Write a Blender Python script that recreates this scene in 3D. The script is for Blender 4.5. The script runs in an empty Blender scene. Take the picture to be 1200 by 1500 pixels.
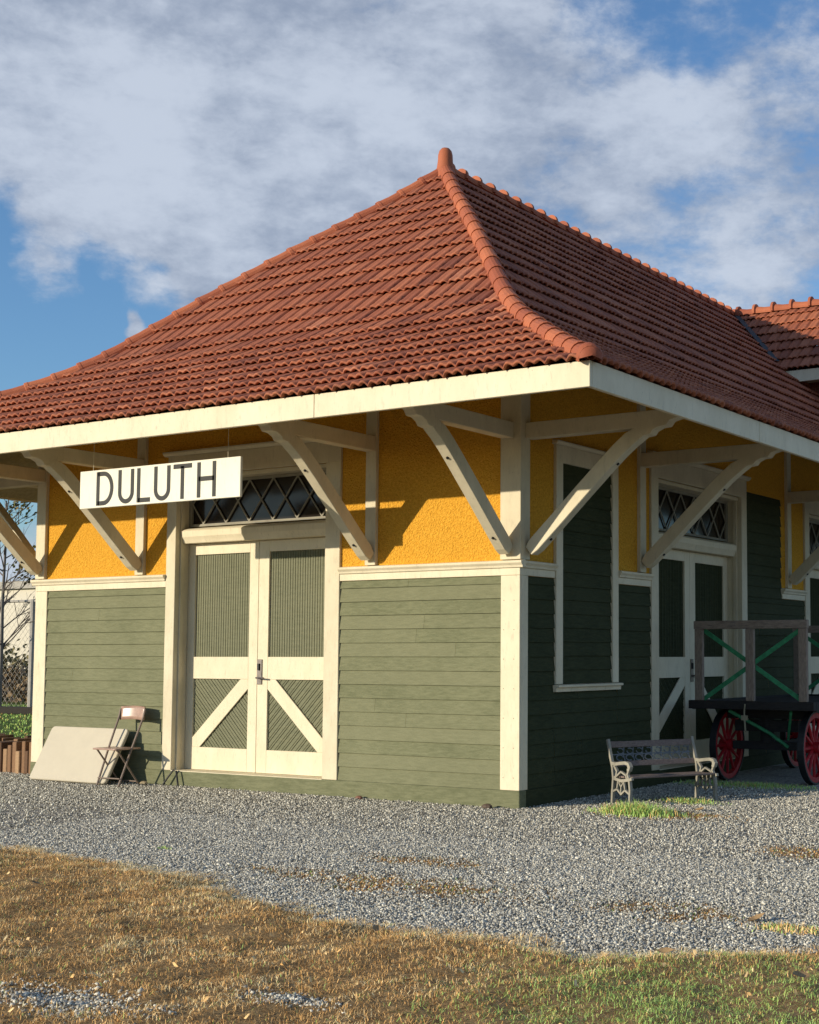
import bpy, math, random
import numpy as np
from mathutils import Vector, Matrix
random.seed(7); RNG = np.random.default_rng(11)
scene = bpy.context.scene
COL = scene.collection
PI = math.pi

# ------------------------------------------------------------ camera
YAW, PITCH, ROLL = -.5345, .0738, .0004
fw = Vector((math.sin(YAW)*math.cos(PITCH), math.cos(YAW)*math.cos(PITCH), math.sin(PITCH)))
rt = Vector((math.cos(YAW), -math.sin(YAW), 0)); up = rt.cross(fw)
r2 = rt*math.cos(ROLL)+up*math.sin(ROLL); u2 = -rt*math.sin(ROLL)+up*math.cos(ROLL)
M = Matrix(((r2.x, u2.x, -fw.x), (r2.y, u2.y, -fw.y), (r2.z, u2.z, -fw.z))).to_4x4()
CAMP = Vector((8.044, -12.246, 1.6)); M.translation = CAMP
cam = bpy.data.cameras.new('camera'); camo = bpy.data.objects.new('camera', cam); COL.objects.link(camo)
camo.matrix_world = M
cam.sensor_fit = 'VERTICAL'; cam.sensor_height = 36; cam.sensor_width = 36
cam.lens = 2031.7/1500*36; cam.shift_x = -(855.4-600)/1500; cam.shift_y = (809.8-750)/1500
cam.clip_start = .1; cam.clip_end = 3000
scene.camera = camo
# ------------------------------------------------------------ light
SUNV = Vector((.57, 1.0, -.28)).normalized()          # direction the light travels
SUN_EL = math.asin(-SUNV.z); SUN_AZ = math.atan2(-SUNV.x, -SUNV.y)   # azimuth from +Y clockwise
sl = bpy.data.lights.new('sun', 'SUN'); sl.energy = 4.6; sl.angle = math.radians(.55); sl.color = (1, .89, .70)
so = bpy.data.objects.new('sun', sl); COL.objects.link(so); so.rotation_euler = SUNV.to_track_quat('-Z', 'Y').to_euler()
so.location = (0, -30, 30)
scene.view_settings.view_transform = 'Standard'; scene.view_settings.look = 'None'
scene.view_settings.exposure = .12; scene.view_settings.gamma = 1
world = bpy.data.worlds.new('World'); scene.world = world; world.use_nodes = True

class NT:
    """tiny node-tree helper"""
    def __init__(s, nt): s.nt = nt; s.n = nt.nodes; s.l = nt.links
    def new(s, t, **kw):
        n = s.n.new(t)
        for k, v in kw.items(): setattr(n, k, v)
        return n
    def put(s, sock, v):
        if v is None: return
        if hasattr(v, 'is_linked') or hasattr(v, 'links'): s.l.new(v, sock)
        else:
            if hasattr(sock.default_value, '__len__') and hasattr(v, '__len__') and len(v) == 3 and len(sock.default_value) == 4: v = (*v, 1)
            sock.default_value = v
    def math(s, op, a, b=None, c=None, clamp=False):
        n = s.new('ShaderNodeMath', operation=op); n.use_clamp = clamp
        for i, v in enumerate((a, b, c)):
            if v is not None: s.put(n.inputs[i], v)
        return n.outputs[0]
    def vmath(s, op, a, b=None):
        n = s.new('ShaderNodeVectorMath', operation=op)
        s.put(n.inputs[0], a)
        if b is not None: s.put(n.inputs[1], b)
        return n.outputs['Value'] if op in ('DOT_PRODUCT', 'LENGTH') else n.outputs['Vector']
    def noise(s, vec, scale, detail=4, rough=.55, dist=0):
        n = s.new('ShaderNodeTexNoise'); s.put(n.inputs['Vector'], vec)
        n.inputs['Scale'].default_value = scale; n.inputs['Detail'].default_value = detail
        n.inputs['Roughness'].default_value = rough; n.inputs['Distortion'].default_value = dist
        return n.outputs['Fac']
    def vor(s, vec, scale, feature='F1', out='Distance', rand=1):
        n = s.new('ShaderNodeTexVoronoi', feature=feature); s.put(n.inputs['Vector'], vec)
        n.inputs['Scale'].default_value = scale; n.inputs['Randomness'].default_value = rand
        return n.outputs[out]
    def ramp(s, fac, stops, interp='LINEAR'):
        n = s.new('ShaderNodeValToRGB'); cr = n.color_ramp; cr.interpolation = interp
        while len(cr.elements) > 1: cr.elements.remove(cr.elements[-1])
        for i, (p, c) in enumerate(stops):
            e = cr.elements[0] if i == 0 else cr.elements.new(p)
            e.position = p; e.color = (*c, 1) if len(c) == 3 else c
        s.put(n.inputs[0], fac); return n.outputs[0]
    def mix(s, fac, a, b, mode='MIX'):
        n = s.new('ShaderNodeMix', data_type='RGBA', blend_type=mode)
        s.put(n.inputs[0], fac); s.put(n.inputs[6], a); s.put(n.inputs[7], b); return n.outputs[2]
    def maprange(s, v, a, b, c=0, d=1, smooth=False):
        n = s.new('ShaderNodeMapRange'); n.clamp = True
        if smooth: n.interpolation_type = 'SMOOTHSTEP'
        for i, x in enumerate((v, a, b, c, d)): s.put(n.inputs[i], x)
        return n.outputs[0]
    def scalev(s, vec, sc, loc=(0, 0, 0), rot=(0, 0, 0)):
        n = s.new('ShaderNodeMapping'); s.put(n.inputs[0], vec); n.inputs['Location'].default_value = loc
        n.inputs['Rotation'].default_value = rot; n.inputs['Scale'].default_value = sc; return n.outputs[0]

def pixdir(px, py):
    d = fw*2031.7 + r2*(px-855.4) - u2*(py-809.8); return d.normalized()

# ---- sky: Nishita sky with clouds laid over it by direction
W = NT(world.node_tree); W.n.clear()
out = W.new('ShaderNodeOutputWorld'); bg = W.new('ShaderNodeBackground')
sky = W.new('ShaderNodeTexSky', sky_type='NISHITA'); sky.sun_disc = False
sky.sun_elevation = SUN_EL; sky.sun_rotation = SUN_AZ; sky.air_density = 1.1; sky.dust_density = .3; sky.ozone_density = 3.0
tc = W.new('ShaderNodeTexCoord').outputs['Generated']
wn = W.new('ShaderNodeTexNoise'); W.put(wn.inputs['Vector'], tc); wn.inputs['Scale'].default_value = 9; wn.inputs['Detail'].default_value = 6
tcw = W.vmath('NORMALIZE', W.vmath('ADD', tc, W.vmath('MULTIPLY', W.vmath('SUBTRACT', wn.outputs['Color'], (.5, .5, .5)), (.16, .16, .11))))
def bump_at(px, py, inner, outer):
    d = pixdir(px, py); dp = W.vmath('DOT_PRODUCT', tcw, tuple(d))
    return W.maprange(dp, math.cos(outer), math.cos(inner), 0, 1, True)
n1 = W.noise(W.scalev(tc, (1, 1, 1.7)), 6.5, 10, .60, .12)
n2 = W.noise(W.scalev(tc, (1.1, 1.1, 1.9), (3, 1, 2)), 20, 8, .62, .12)
n3 = W.noise(W.scalev(tc, (1, 1, 1.9), (7, 4, 1)), 4.6, 7, .55, .1)
nd = W.math('MULTIPLY_ADD', n2, 1.15, W.math('MULTIPLY_ADD', n1, 1.55, -1.42))
bias = None
for px, py, i, o, w in [(-100, 110, .03, .36, .46), (330, 60, .02, .24, .30), (560, 170, .02, .20, .32), (110, 450, .04, .135, -.80), (-150, 480, .04, .16, -.70), (150, 270, .02, .09, .34), (1000, 150, .06, .24, .08),
                     (960, 90, .01, .06, -.16), (1100, 330, .03, .16, .16), (560, 10, .005, .05, -.26), (20, 425, .004, .04, .74), (190, 475, .004, .02, .84), (1160, 60, .01, .06, -.14), (1010, 90, .01, .05, -.12), (60, 250, .02, .09, .25), (330, 310, .01, .07, .50), (800, 180, .02, .12, .14), (820, 10, .005, .04, -.22), (60, 325, .005, .04, .40), (200, 335, .005, .03, .35)]:
    b = W.math('MULTIPLY', bump_at(px, py, i, o), w)
    bias = b if bias is None else W.math('ADD', bias, b)
dens = W.math('ADD', nd, bias)
cov = W.maprange(dens, -.26, .36, 0, 1, True)
n4 = W.noise(W.scalev(tc, (1, 1, 2.2), (2, 9, 5)), 44, 6, .62, .3)
sh = W.math('ADD', W.math('MULTIPLY', n1, 1.3), W.math('ADD', W.math('MULTIPLY', n3, 1.5), W.math('MULTIPLY_ADD', n2, .9, W.math('MULTIPLY', n4, .45))))
shade = W.maprange(sh, 1.62, 2.42, 0, 1, True)
ccol = W.mix(shade, (3.1, 3.75, 5.0), (6.3, 7.0, 8.2))
skyc = W.mix(1.0, sky.outputs[0], (1.22, 1.50, 1.80), 'MULTIPLY')
wc = W.mix(W.math('MULTIPLY', cov, .93), skyc, ccol)
W.put(bg.inputs[0], wc); bg.inputs[1].default_value = .085
W.l.new(bg.outputs[0], out.inputs[0])

# ------------------------------------------------------------ materials
def mat(name, fn, rough=.7, spec=.3, metal=0):
    m = bpy.data.materials.new(name); m.use_nodes = True; N = NT(m.node_tree); N.n.clear()
    o = N.new('ShaderNodeOutputMaterial'); p = N.new('ShaderNodeBsdfPrincipled')
    N.l.new(p.outputs[0], o.inputs[0]); p.inputs['Roughness'].default_value = rough
    p.inputs['Specular IOR Level'].default_value = spec; p.inputs['Metallic'].default_value = metal
    oc = N.new('ShaderNodeTexCoord').outputs['Object']
    geo = N.new('ShaderNodeNewGeometry').outputs['Position']
    c, b, bs = fn(N, geo)
    N.put(p.inputs['Base Color'], c)
    if b is not None:
        bn = N.new('ShaderNodeBump'); bn.inputs['Strength'].default_value = 1; bn.inputs['Distance'].default_value = bs
        N.put(bn.inputs['Height'], b); N.l.new(bn.outputs[0], p.inputs['Normal'])
    return m
def attr(N, nm='tone'):
    return N.new('ShaderNodeAttribute', attribute_name=nm)
def f_cream(c0, c1, dirt=(.36, .31, .22)):
    def f(N, P):
        a = N.noise(N.scalev(P, (1, 1, .5)), 3.2, 6, .7)
        c = N.mix(N.maprange(a, .35, .7), c0, c1)
        g = N.noise(N.scalev(P, (1, 1, .25)), 26, 5, .7)
        c = N.mix(N.math('MULTIPLY', N.maprange(g, .56, .78), .55), c, dirt)
        cr = N.noise(N.scalev(P, (5, 5, 1.2)), 7, 6, .75); c = N.mix(N.maprange(cr, .60, .66, 0, .32), c, dirt)
        v = N.vor(P, 7); sp = N.maprange(v, .035, .05, .5, 0)
        c = N.mix(sp, c, dirt)
        return c, g, .0015
    return f
CREAM = mat('cream_paint', f_cream((.74, .655, .475), (.64, .56, .39)), .6)
CREAM2 = mat('cream_paint_aged', f_cream((.68, .60, .43), (.56, .49, .34)), .65)
PALE = mat('pale_grey_paint', f_cream((.70, .67, .56), (.60, .57, .47)), .6)
LATT = mat('aged_lattice_paint', f_cream((.30, .28, .22), (.22, .20, .16)), .7)
def f_green(c0, c1, c2):
    def f(N, P):
        t = attr(N).outputs['Fac']
        st = N.noise(N.scalev(P, (1.9, 1.9, 12)), 3.2, 8, .76, .1)
        big = N.noise(P, 1.3, 4, .6)
        c = N.mix(N.maprange(N.math('ADD', N.math('MULTIPLY', st, .85), N.math('MULTIPLY', big, .35)), .47, .70), c0, c1)
        c = N.mix(N.math('MULTIPLY', t, .45), c, c2)
        gr = N.noise(N.scalev(P, (6, 6, 90)), 4, 4, .7)
        c = N.mix(N.maprange(gr, .62, .78, 0, .45), c, (.07, .08, .045))
        return c, N.math('ADD', gr, st), .0022
    return f
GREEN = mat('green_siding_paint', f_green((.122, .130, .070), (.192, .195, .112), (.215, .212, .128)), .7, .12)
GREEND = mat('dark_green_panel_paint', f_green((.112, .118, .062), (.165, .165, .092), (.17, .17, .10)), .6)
GREEN_SHADED = mat('shade_darkened_green', f_green((.030, .038, .018), (.055, .062, .031), (.058, .064, .033)), .75, .08)  # the front's green, darkened so the side wall's shade sits in the colour
def f_stucco(N, P):
    n = N.noise(P, 34, 5, .75); v = N.vor(P, 55); big = N.noise(P, 1.6, 4)
    c = N.mix(N.maprange(n, .32, .70), (.60, .27, .022), (.90, .48, .062))
    c = N.mix(N.math('MULTIPLY', N.maprange(big, .5, .75), .3), c, (.62, .30, .03))
    return c, N.math('ADD', n, N.math('MULTIPLY', v, .8)), .017
STUCCO = mat('ochre_roughcast', f_stucco, .9, .1)
def f_tile(N, P):
    a = attr(N).outputs['Fac']
    n = N.noise(P, 6, 5, .7); f = N.noise(P, 60, 3, .7)
    c = N.ramp(a, [(0, (.20, .062, .036)), (.35, (.30, .092, .048)), (.7, (.385, .128, .064)), (1, (.47, .180, .10))])
    c = N.mix(N.math('MULTIPLY', N.maprange(n, .5, .72), .5), c, (.19, .075, .05))
    lich = N.noise(P, 1.1, 8, .75); c = N.mix(N.maprange(lich, .56, .70, 0, .45), c, (.16, .085, .065))
    sp_ = N.vor(P, 9); c = N.mix(N.maprange(sp_, .05, .075, .5, 0), c, (.40, .33, .24))
    c = N.mix(N.math('MULTIPLY', N.maprange(f, .6, .8), .35), c, (.15, .06, .045))
    return c, f, .003
TILE = mat('terracotta_tile', f_tile, .72, .25)
def f_hip(N, P):
    a = attr(N).outputs['Fac']; n = N.noise(P, 9, 5, .7)
    c = N.ramp(a, [(0, (.32, .09, .045)), (1, (.46, .145, .066))])
    return N.mix(N.math('MULTIPLY', N.maprange(n, .5, .75), .4), c, (.26, .08, .05)), n, .004
HIPT = mat('terracotta_capping', f_hip, .7, .25)
def f_flat(c, v=.25, sc=8, bs=.002):
    def f(N, P):
        n = N.noise(P, sc, 5, .65)
        return N.mix(N.maprange(n, .35, .7), c, tuple(x*(1-v) for x in c)), n, bs
    return f
def simple(name, c, rough=.6, v=.25, sc=8, bs=.002, **k): return mat(name, f_flat(c, v, sc, bs), rough, **k)
GLASS = mat('dark_window_glass', lambda N, P: ((.016, .012, .009), N.noise(P, 1.5, 2), .006), .12, .28)
IRON = simple('black_iron', (.018, .018, .02), .5)
STEEL = simple('door_hardware_steel', (.17, .15, .14), .35, metal=.8)
FLASH = simple('valley_lead', (.045, .055, .06), .6)
def f_brick(N, P):
    b = N.new('ShaderNodeTexBrick'); N.put(b.inputs['Vector'], N.scalev(P, (1, 1, 1), rot=(PI/2, 0, 0)))
    b.inputs['Color1'].default_value = (.24, .055, .035, 1); b.inputs['Color2'].default_value = (.16, .04, .03, 1)
    b.inputs['Mortar'].default_value = (.25, .2, .16, 1); b.inputs['Scale'].default_value = 4.6; b.inputs['Mortar Size'].default_value = .012
    return b.outputs[0], None, 0
BRICKW = mat('red_brick', f_brick, .85)
def f_wood(c0, c1, axis=0):
    def f(N, P):
        s = [3, 3, 3]; s[axis] = .6
        n = N.noise(N.scalev(P, [x*8 for x in s]), 2.5, 6, .7)
        return N.mix(N.maprange(n, .3, .7), c0, c1), n, .003
    return f
OLDW = mat('weathered_wood', f_wood((.34, .27, .21), (.17, .12, .09), 2), .85)
OLDWX = mat('weathered_wood_rail', f_wood((.34, .27, .21), (.16, .115, .09), 0), .85)
BENCHW = mat('bench_slat_wood', f_wood((.26, .20, .17), (.13, .095, .08), 1), .85)
DECKW = mat('dark_deck_timber', f_wood((.035, .03, .028), (.015, .013, .012), 0), .8)
LATHG = simple('green_brace_paint', (.05, .30, .13), .6, .5, 14)
RED = simple('red_wheel_paint', (.45, .012, .02), .5, .4, 12)
BIRON = mat('peeling_bench_iron', f_cream((.36, .335, .27), (.19, .18, .15), (.09, .07, .05)), .7)
CHAIRM = simple('brown_chair_steel', (.42, .27, .20), .32, .25, 12, .0005, spec=.6)
CHAIRF = simple('brown_chair_frame', (.24, .18, .14), .4, .3, 12, .0005)
PLASTIC = simple('off_white_plastic', (.55, .49, .375), .45, .06, 5, .001)
DARKPL = simple('table_underside', (.10, .10, .10), .6)
INK = simple('black_sign_paint', (.025, .025, .022), .6)
SIGNP = mat('white_sign_paint', f_cream((.80, .77, .64), (.74, .71, .58), (.5, .46, .36)), .55)

# ------------------------------------------------------------ mesh helpers
class MB:
    def __init__(s): s.v = []; s.f = []; s.t = []
    def add(s, vs, fs, tone=0.):
        o = len(s.v); s.v += [tuple(p) for p in vs]; s.f += [tuple(i+o for i in f) for f in fs]; s.t += [tone]*len(fs); return s
    def box(s, x0, x1, y0, y1, z0, z1, tone=0., T=None):
        x0, x1 = min(x0, x1), max(x0, x1); y0, y1 = min(y0, y1), max(y0, y1); z0, z1 = min(z0, z1), max(z0, z1)
        vs = [(x0,y0,z0),(x1,y0,z0),(x1,y1,z0),(x0,y1,z0),(x0,y0,z1),(x1,y0,z1),(x1,y1,z1),(x0,y1,z1)]
        if T: vs = [T(Vector(p)) for p in vs]
        return s.add(vs, [(3,2,1,0),(4,5,6,7),(0,1,5,4),(1,2,6,5),(2,3,7,6),(3,0,4,7)], tone)
    def prism(s, poly, fn, d0, d1, tone=0.):
        """poly 2-D points, fn(a,b,d)->3-D"""
        n = len(poly); vs = [fn(a, b, d0) for a, b in poly]+[fn(a, b, d1) for a, b in poly]
        fs = [tuple(range(n)), tuple(range(2*n-1, n-1, -1))]+[(i, i+n, (i+1) % n+n, (i+1) % n) for i in range(n)]
        return s.add(vs, fs, tone)
    def tube(s, pts, r, seg=8, tone=0., r1=None):
        pts = [Vector(p) for p in pts]; n = len(pts); base = len(s.v); rr = []
        prev = None
        for i, p in enumerate(pts):
            t = (pts[min(i+1, n-1)]-pts[max(i-1, 0)]).normalized()
            a = Vector((0, 0, 1)) if abs(t.z) < .9 else Vector((1, 0, 0))
            if prev is not None: a = prev
            x = (a - t*a.dot(t)).normalized(); y = t.cross(x); prev = x
            rad = r if r1 is None else r+(r1-r)*i/max(1, n-1)
            for k in range(seg):
                an = 2*PI*k/seg; s.v.append(tuple(p+x*math.cos(an)*rad+y*math.sin(an)*rad))
        for i in range(n-1):
            for k in range(seg):
                k2 = (k+1) % seg
                s.f.append((base+i*seg+k, base+i*seg+k2, base+(i+1)*seg+k2, base+(i+1)*seg+k)); s.t.append(tone)
        s.f.append(tuple(base+k for k in range(seg-1, -1, -1))); s.t.append(tone)
        s.f.append(tuple(base+(n-1)*seg+k for k in range(seg))); s.t.append(tone)
        return s
    def ribbon(s, pts, w, fn, d0, d1, tone=0.):
        """flat 2-D stroke of width w extruded d0..d1"""
        pts = [Vector(p) for p in pts]; n = len(pts); L = []; R_ = []
        for i, p in enumerate(pts):
            t = (pts[min(i+1, n-1)]-pts[max(i-1, 0)]).normalized(); nn = Vector((-t.y, t.x))
            L.append(p+nn*w/2); R_.append(p-nn*w/2)
        for i in range(n-1): s.prism([L[i], L[i+1], R_[i+1], R_[i]], fn, d0, d1, tone)
        return s
    def grid(s, G, tones=None):
        """G[r][c] -> points"""
        R_, C_ = len(G), len(G[0]); o = len(s.v)
        for r in G: s.v += [tuple(p) for p in r]
        for r in range(R_-1):
            for c in range(C_-1):
                s.f.append((o+r*C_+c, o+r*C_+c+1, o+(r+1)*C_+c+1, o+(r+1)*C_+c)); s.t.append(tones(r, c) if tones else 0.)
        return s
    def build(s, name, m, parent=None, bevel=0, smooth=False):
        return mk(name, np.array(s.v, dtype=np.float32), s.f, m, parent, s.t, bevel, smooth)

def mk(name, V, F, m, parent=None, tone=None, bevel=0, smooth=False):
    me = bpy.data.meshes.new(name)
    if isinstance(F, np.ndarray):
        nf, k = F.shape
        me.vertices.add(len(V)); me.vertices.foreach_set('co', V.astype(np.float32).ravel())
        me.loops.add(nf*k); me.loops.foreach_set('vertex_index', F.astype(np.int32).ravel())
        me.polygons.add(nf); me.polygons.foreach_set('loop_start', np.arange(0, nf*k, k, dtype=np.int32))
        me.update(calc_edges=True)
    else:
        me.from_pydata([tuple(map(float, p)) for p in V], [], F); me.update()
    if tone is not None:
        a = me.attributes.new('tone', 'FLOAT', 'FACE'); a.data.foreach_set('value', np.array(tone, dtype=np.float32))
    me.materials.append(m)
    if smooth: me.polygons.foreach_set('use_smooth', [True]*len(me.polygons))
    o = bpy.data.objects.new(name, me); COL.objects.link(o)
    if parent: o.parent = parent
    if bevel:
        b = o.modifiers.new('bevel', 'BEVEL'); b.width = bevel; b.segments = 1; b.limit_method = 'ANGLE'; b.angle_limit = .6
    return o
def thing(name, label, cat, loc=(0, 0, 0), rz=0, group=None):
    o = bpy.data.objects.new(name, None); COL.objects.link(o); o.location = loc; o.rotation_euler = (0, 0, rz)
    return tag(o, label, cat, group)
def tag(o, label, cat=None, group=None, kind=None):
    o['label'] = label
    if cat: o['category'] = cat
    if group: o['group'] = group
    if kind: o['kind'] = kind
    return o
def setting(o): o['kind'] = 'structure'; return o

# ------------------------------------------------------------ the depot
WX, LY, OV = -7.69, 24.0, 2.09          # west edge, length, overhang
ZL, ZT = 2.60, 4.90                      # ledge top, wall top
EZ = 4.145                                # eave height of the roof surface
depot = thing('depot_building', 'old railroad depot with flared red tile hip roof, green siding and ochre stucco', 'building')
def wA(u, d, z): return Vector((u, -d, z))
def wB(u, d, z): return Vector((d, u, z))
def wC(u, d, z): return Vector((WX-d, u, z))
def wbox(mb, w, u0, u1, d0, d1, z0, z1, tone=0.):
    a = w(u0, d0, z0); b = w(u1, d1, z1); return mb.box(a.x, b.x, a.y, b.y, a.z, b.z, tone)

def clip(poly, nx, ny, c, keep_less=True):
    res = []; n = len(poly)
    for i in range(n):
        p, q = poly[i], poly[(i+1) % n]
        sp = nx*p[0]+ny*p[1]-c; sq = nx*q[0]+ny*q[1]-c
        if not keep_less: sp, sq = -sp, -sq
        if sp <= 0: res.append(p)
        if (sp < 0 < sq) or (sq < 0 < sp):
            t = sp/(sp-sq); res.append((p[0]+(q[0]-p[0])*t, p[1]+(q[1]-p[1])*t))
    return res
def boards(mb, w, u0, u1, z0, z1, ang, bw, d0, d1, gap=.009):
    nx, ny = math.cos(ang), math.sin(ang); rect = [(u0, z0), (u1, z0), (u1, z1), (u0, z1)]
    cs = [nx*a+ny*b for a, b in rect]; c = min(cs)
    while c < max(cs):
        p = clip(clip(rect, nx, ny, c+gap, False), nx, ny, c+bw, True) if True else None
        if len(p) > 2:
            mb.prism(p, lambda a, b, d: w(a, d, b), d0, d1, random.random())
            # bead along the board
            m_ = c+bw*.5
            p2 = clip(clip(rect, nx, ny, m_-.006, False), nx, ny, m_+.006, True)
            if len(p2) > 2: mb.prism(p2, lambda a, b, d: w(a, d, b), d1-.002, d1+.006, .6)
        c += bw
def siding(mb, w, u0, u1, z0, z1, d0=0., ex=.155, seams=True):
    z = z0; i = 0
    while z < z1-.002:
        zt = min(z+ex, z1); cuts = [u0]
        if seams and u1-u0 > 1.3 and random.random() < .5: cuts.append(u0+(u1-u0)*random.uniform(.2, .8))
        cuts.append(u1)
        for a, b in zip(cuts[:-1], cuts[1:]):
            e = .0012 if len(cuts) > 2 else 0
            tn = random.random(); sg = random.uniform(-.002, .002)
            P = [w(a+e, d0+.0005, z+.004), w(b-e, d0+.0005, z+.004), w(b-e, d0+.020+sg, z), w(a+e, d0+.020+sg, z),
                 w(b-e, d0+.003, zt-.008), w(a+e, d0+.003, zt-.008), w(b-e, d0+.0005, zt+.004), w(a+e, d0+.0005, zt+.004)]
            mb.add(P, [(0, 1, 2, 3), (3, 2, 4, 5), (5, 4, 6, 7)], tn)
        z = zt; i += 1

# openings:  A (u along x) door; B (u along y)
DA = (-5.09, -2.66); DB = [(3.13, 5.66), (8.25, 10.8), (14.2, 16.7)]
RC = .19; HZ = 3.83                     # recess depth, opening head
st = MB(); core = MB()
# core walls (roughcast) with real openings
def wallpiece(w, u0, u1, z0, z1): wbox(st, w, u0, u1, -.30, -.002, z0, z1)
wallpiece(wA, WX, DA[0]-.02, .1, ZT); wallpiece(wA, DA[1]+.02, 0, .1, ZT); wallpiece(wA, DA[0]-.02, DA[1]+.02, HZ+.02, ZT)
us = [.301]
for a, b in DB: us += [a-.02, b+.02]
us.append(LY)
for i in range(0, len(us), 2): wallpiece(wB, us[i], us[i+1], .1, ZT)
for a, b in DB: wallpiece(wB, a-.02, b+.02, HZ+.02, ZT)
wallpiece(wC, .301, LY-.301, .1, ZT)
st.box(WX, -.301, LY-.30, LY, .1, ZT)
st.build('roughcast_wall', STUCCO, depot)
fl = MB(); fl.box(WX+.3, -.3, .3, LY-.3, .0, .17); fl.build('floor_slab', simple('concrete_slab', (.2, .19, .17)), depot)
# siding
def siding_panel(w, u0, u1, z0, z1, m=None, label=None, **k):
    mb = MB(); siding(mb, w, u0, u1, z0, z1, **k); o = mb.build('clapboard_siding', m or GREEN, depot)
    if label: o['label'] = label
siding_panel(wA, WX+.21, DA[0]-.16, .19, 2.44); siding_panel(wA, DA[1]+.22, -.215, .19, 2.44)
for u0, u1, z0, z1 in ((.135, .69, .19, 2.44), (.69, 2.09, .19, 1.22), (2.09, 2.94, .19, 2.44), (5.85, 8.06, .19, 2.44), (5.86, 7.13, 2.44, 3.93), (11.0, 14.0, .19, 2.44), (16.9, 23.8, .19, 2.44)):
    siding_panel(wB, u0, u1, z0, z1, GREEN_SHADED, 'shade-darkened green lapped boards of the long side wall')
siding_panel(wC, .2, LY-.2, .19, 2.44, seams=False)
# skirt
sk = MB()
wbox(sk, wA, WX-.02, .035, -.1, .035, -.15, .188); wbox(sk, wC, .101, LY, -.1, .019, -.15, .1875); sk2 = MB(); wbox(sk2, wB, .101, LY, -.1, .0345, -.15, .1875); sk2.build('base_skirt', GREEN_SHADED, depot, bevel=.006)
sk.build('base_skirt', GREEN, depot, bevel=.006)
# corner boards
cb = MB(); wbox(cb, wA, -.215, .027, 0, .027, .19, 2.445); wbox(cb, wB, .0005, .135, -.02, .0275, .19, 2.445); cb.build('corner_board', CREAM, depot, bevel=.004)
cb = MB(); wbox(cb, wA, WX-.02, WX+.21, 0, .027, .19, 2.445); cb.build('corner_board', CREAM, depot, bevel=.004)
m = MB()
for z in np.arange(.32, 2.4, .31):
    for u in (-.175, -.045): m.tube([wA(u, .026, z), wA(u, .0285, z)], .005, 6)
m.build('nail_heads', simple('rusty_nail', (.22, .13, .08)), depot)['kind'] = 'stuff'
# ledges
def ledge(w, u0, u1, e0=.0, e1=.0):
    m = MB(); wbox(m, w, u0, u1, -.01, .026, 2.447, 2.525)
    prof = [(-.01, 2.526), (.045, 2.526), (.052, 2.55), (.075, 2.575), (.078, 2.598), (-.01, 2.612)]
    m.prism(prof, lambda a, b, d: w(d, a, b), u0-e0, u1+e1)
    m.build('ledge', CREAM, depot, bevel=.003)
ledge(wA, WX-.025, DA[0]-.162, .05, 0); ledge(wA, DA[1]+.222, .0265, 0, .05)
ledge(wB, .0, .68); ledge(wB, 2.10, 2.93); ledge(wB, 7.14, 8.05); ledge(wB, 11.0, 14.0); ledge(wB, 16.9, 23.9)
ledge(wC, 0, LY)
# upper pilasters
def pil(w, u0, u1, d=.045, name='pilaster', z0=2.613, z1=4.88):
    m = MB(); wbox(m, w, u0, u1, -.01, d, z0, z1); m.build(name, CREAM2, depot, bevel=.004)
pil(wA, -.215, .045); 
m = MB(); wbox(m, wB, .0005, .14, -.01, .0455, 2.613, 4.88); m.build('pilaster', CREAM2, depot, bevel=.004)
pil(wA, -2.06, -1.91); pil(wA, -5.80, -5.65); pil(wA, WX-.02, WX+.16)
BRB = [2.70, 7.40, 12.1, 17.4]
for y in BRB: pil(wB, y-.075, y+.075)

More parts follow.
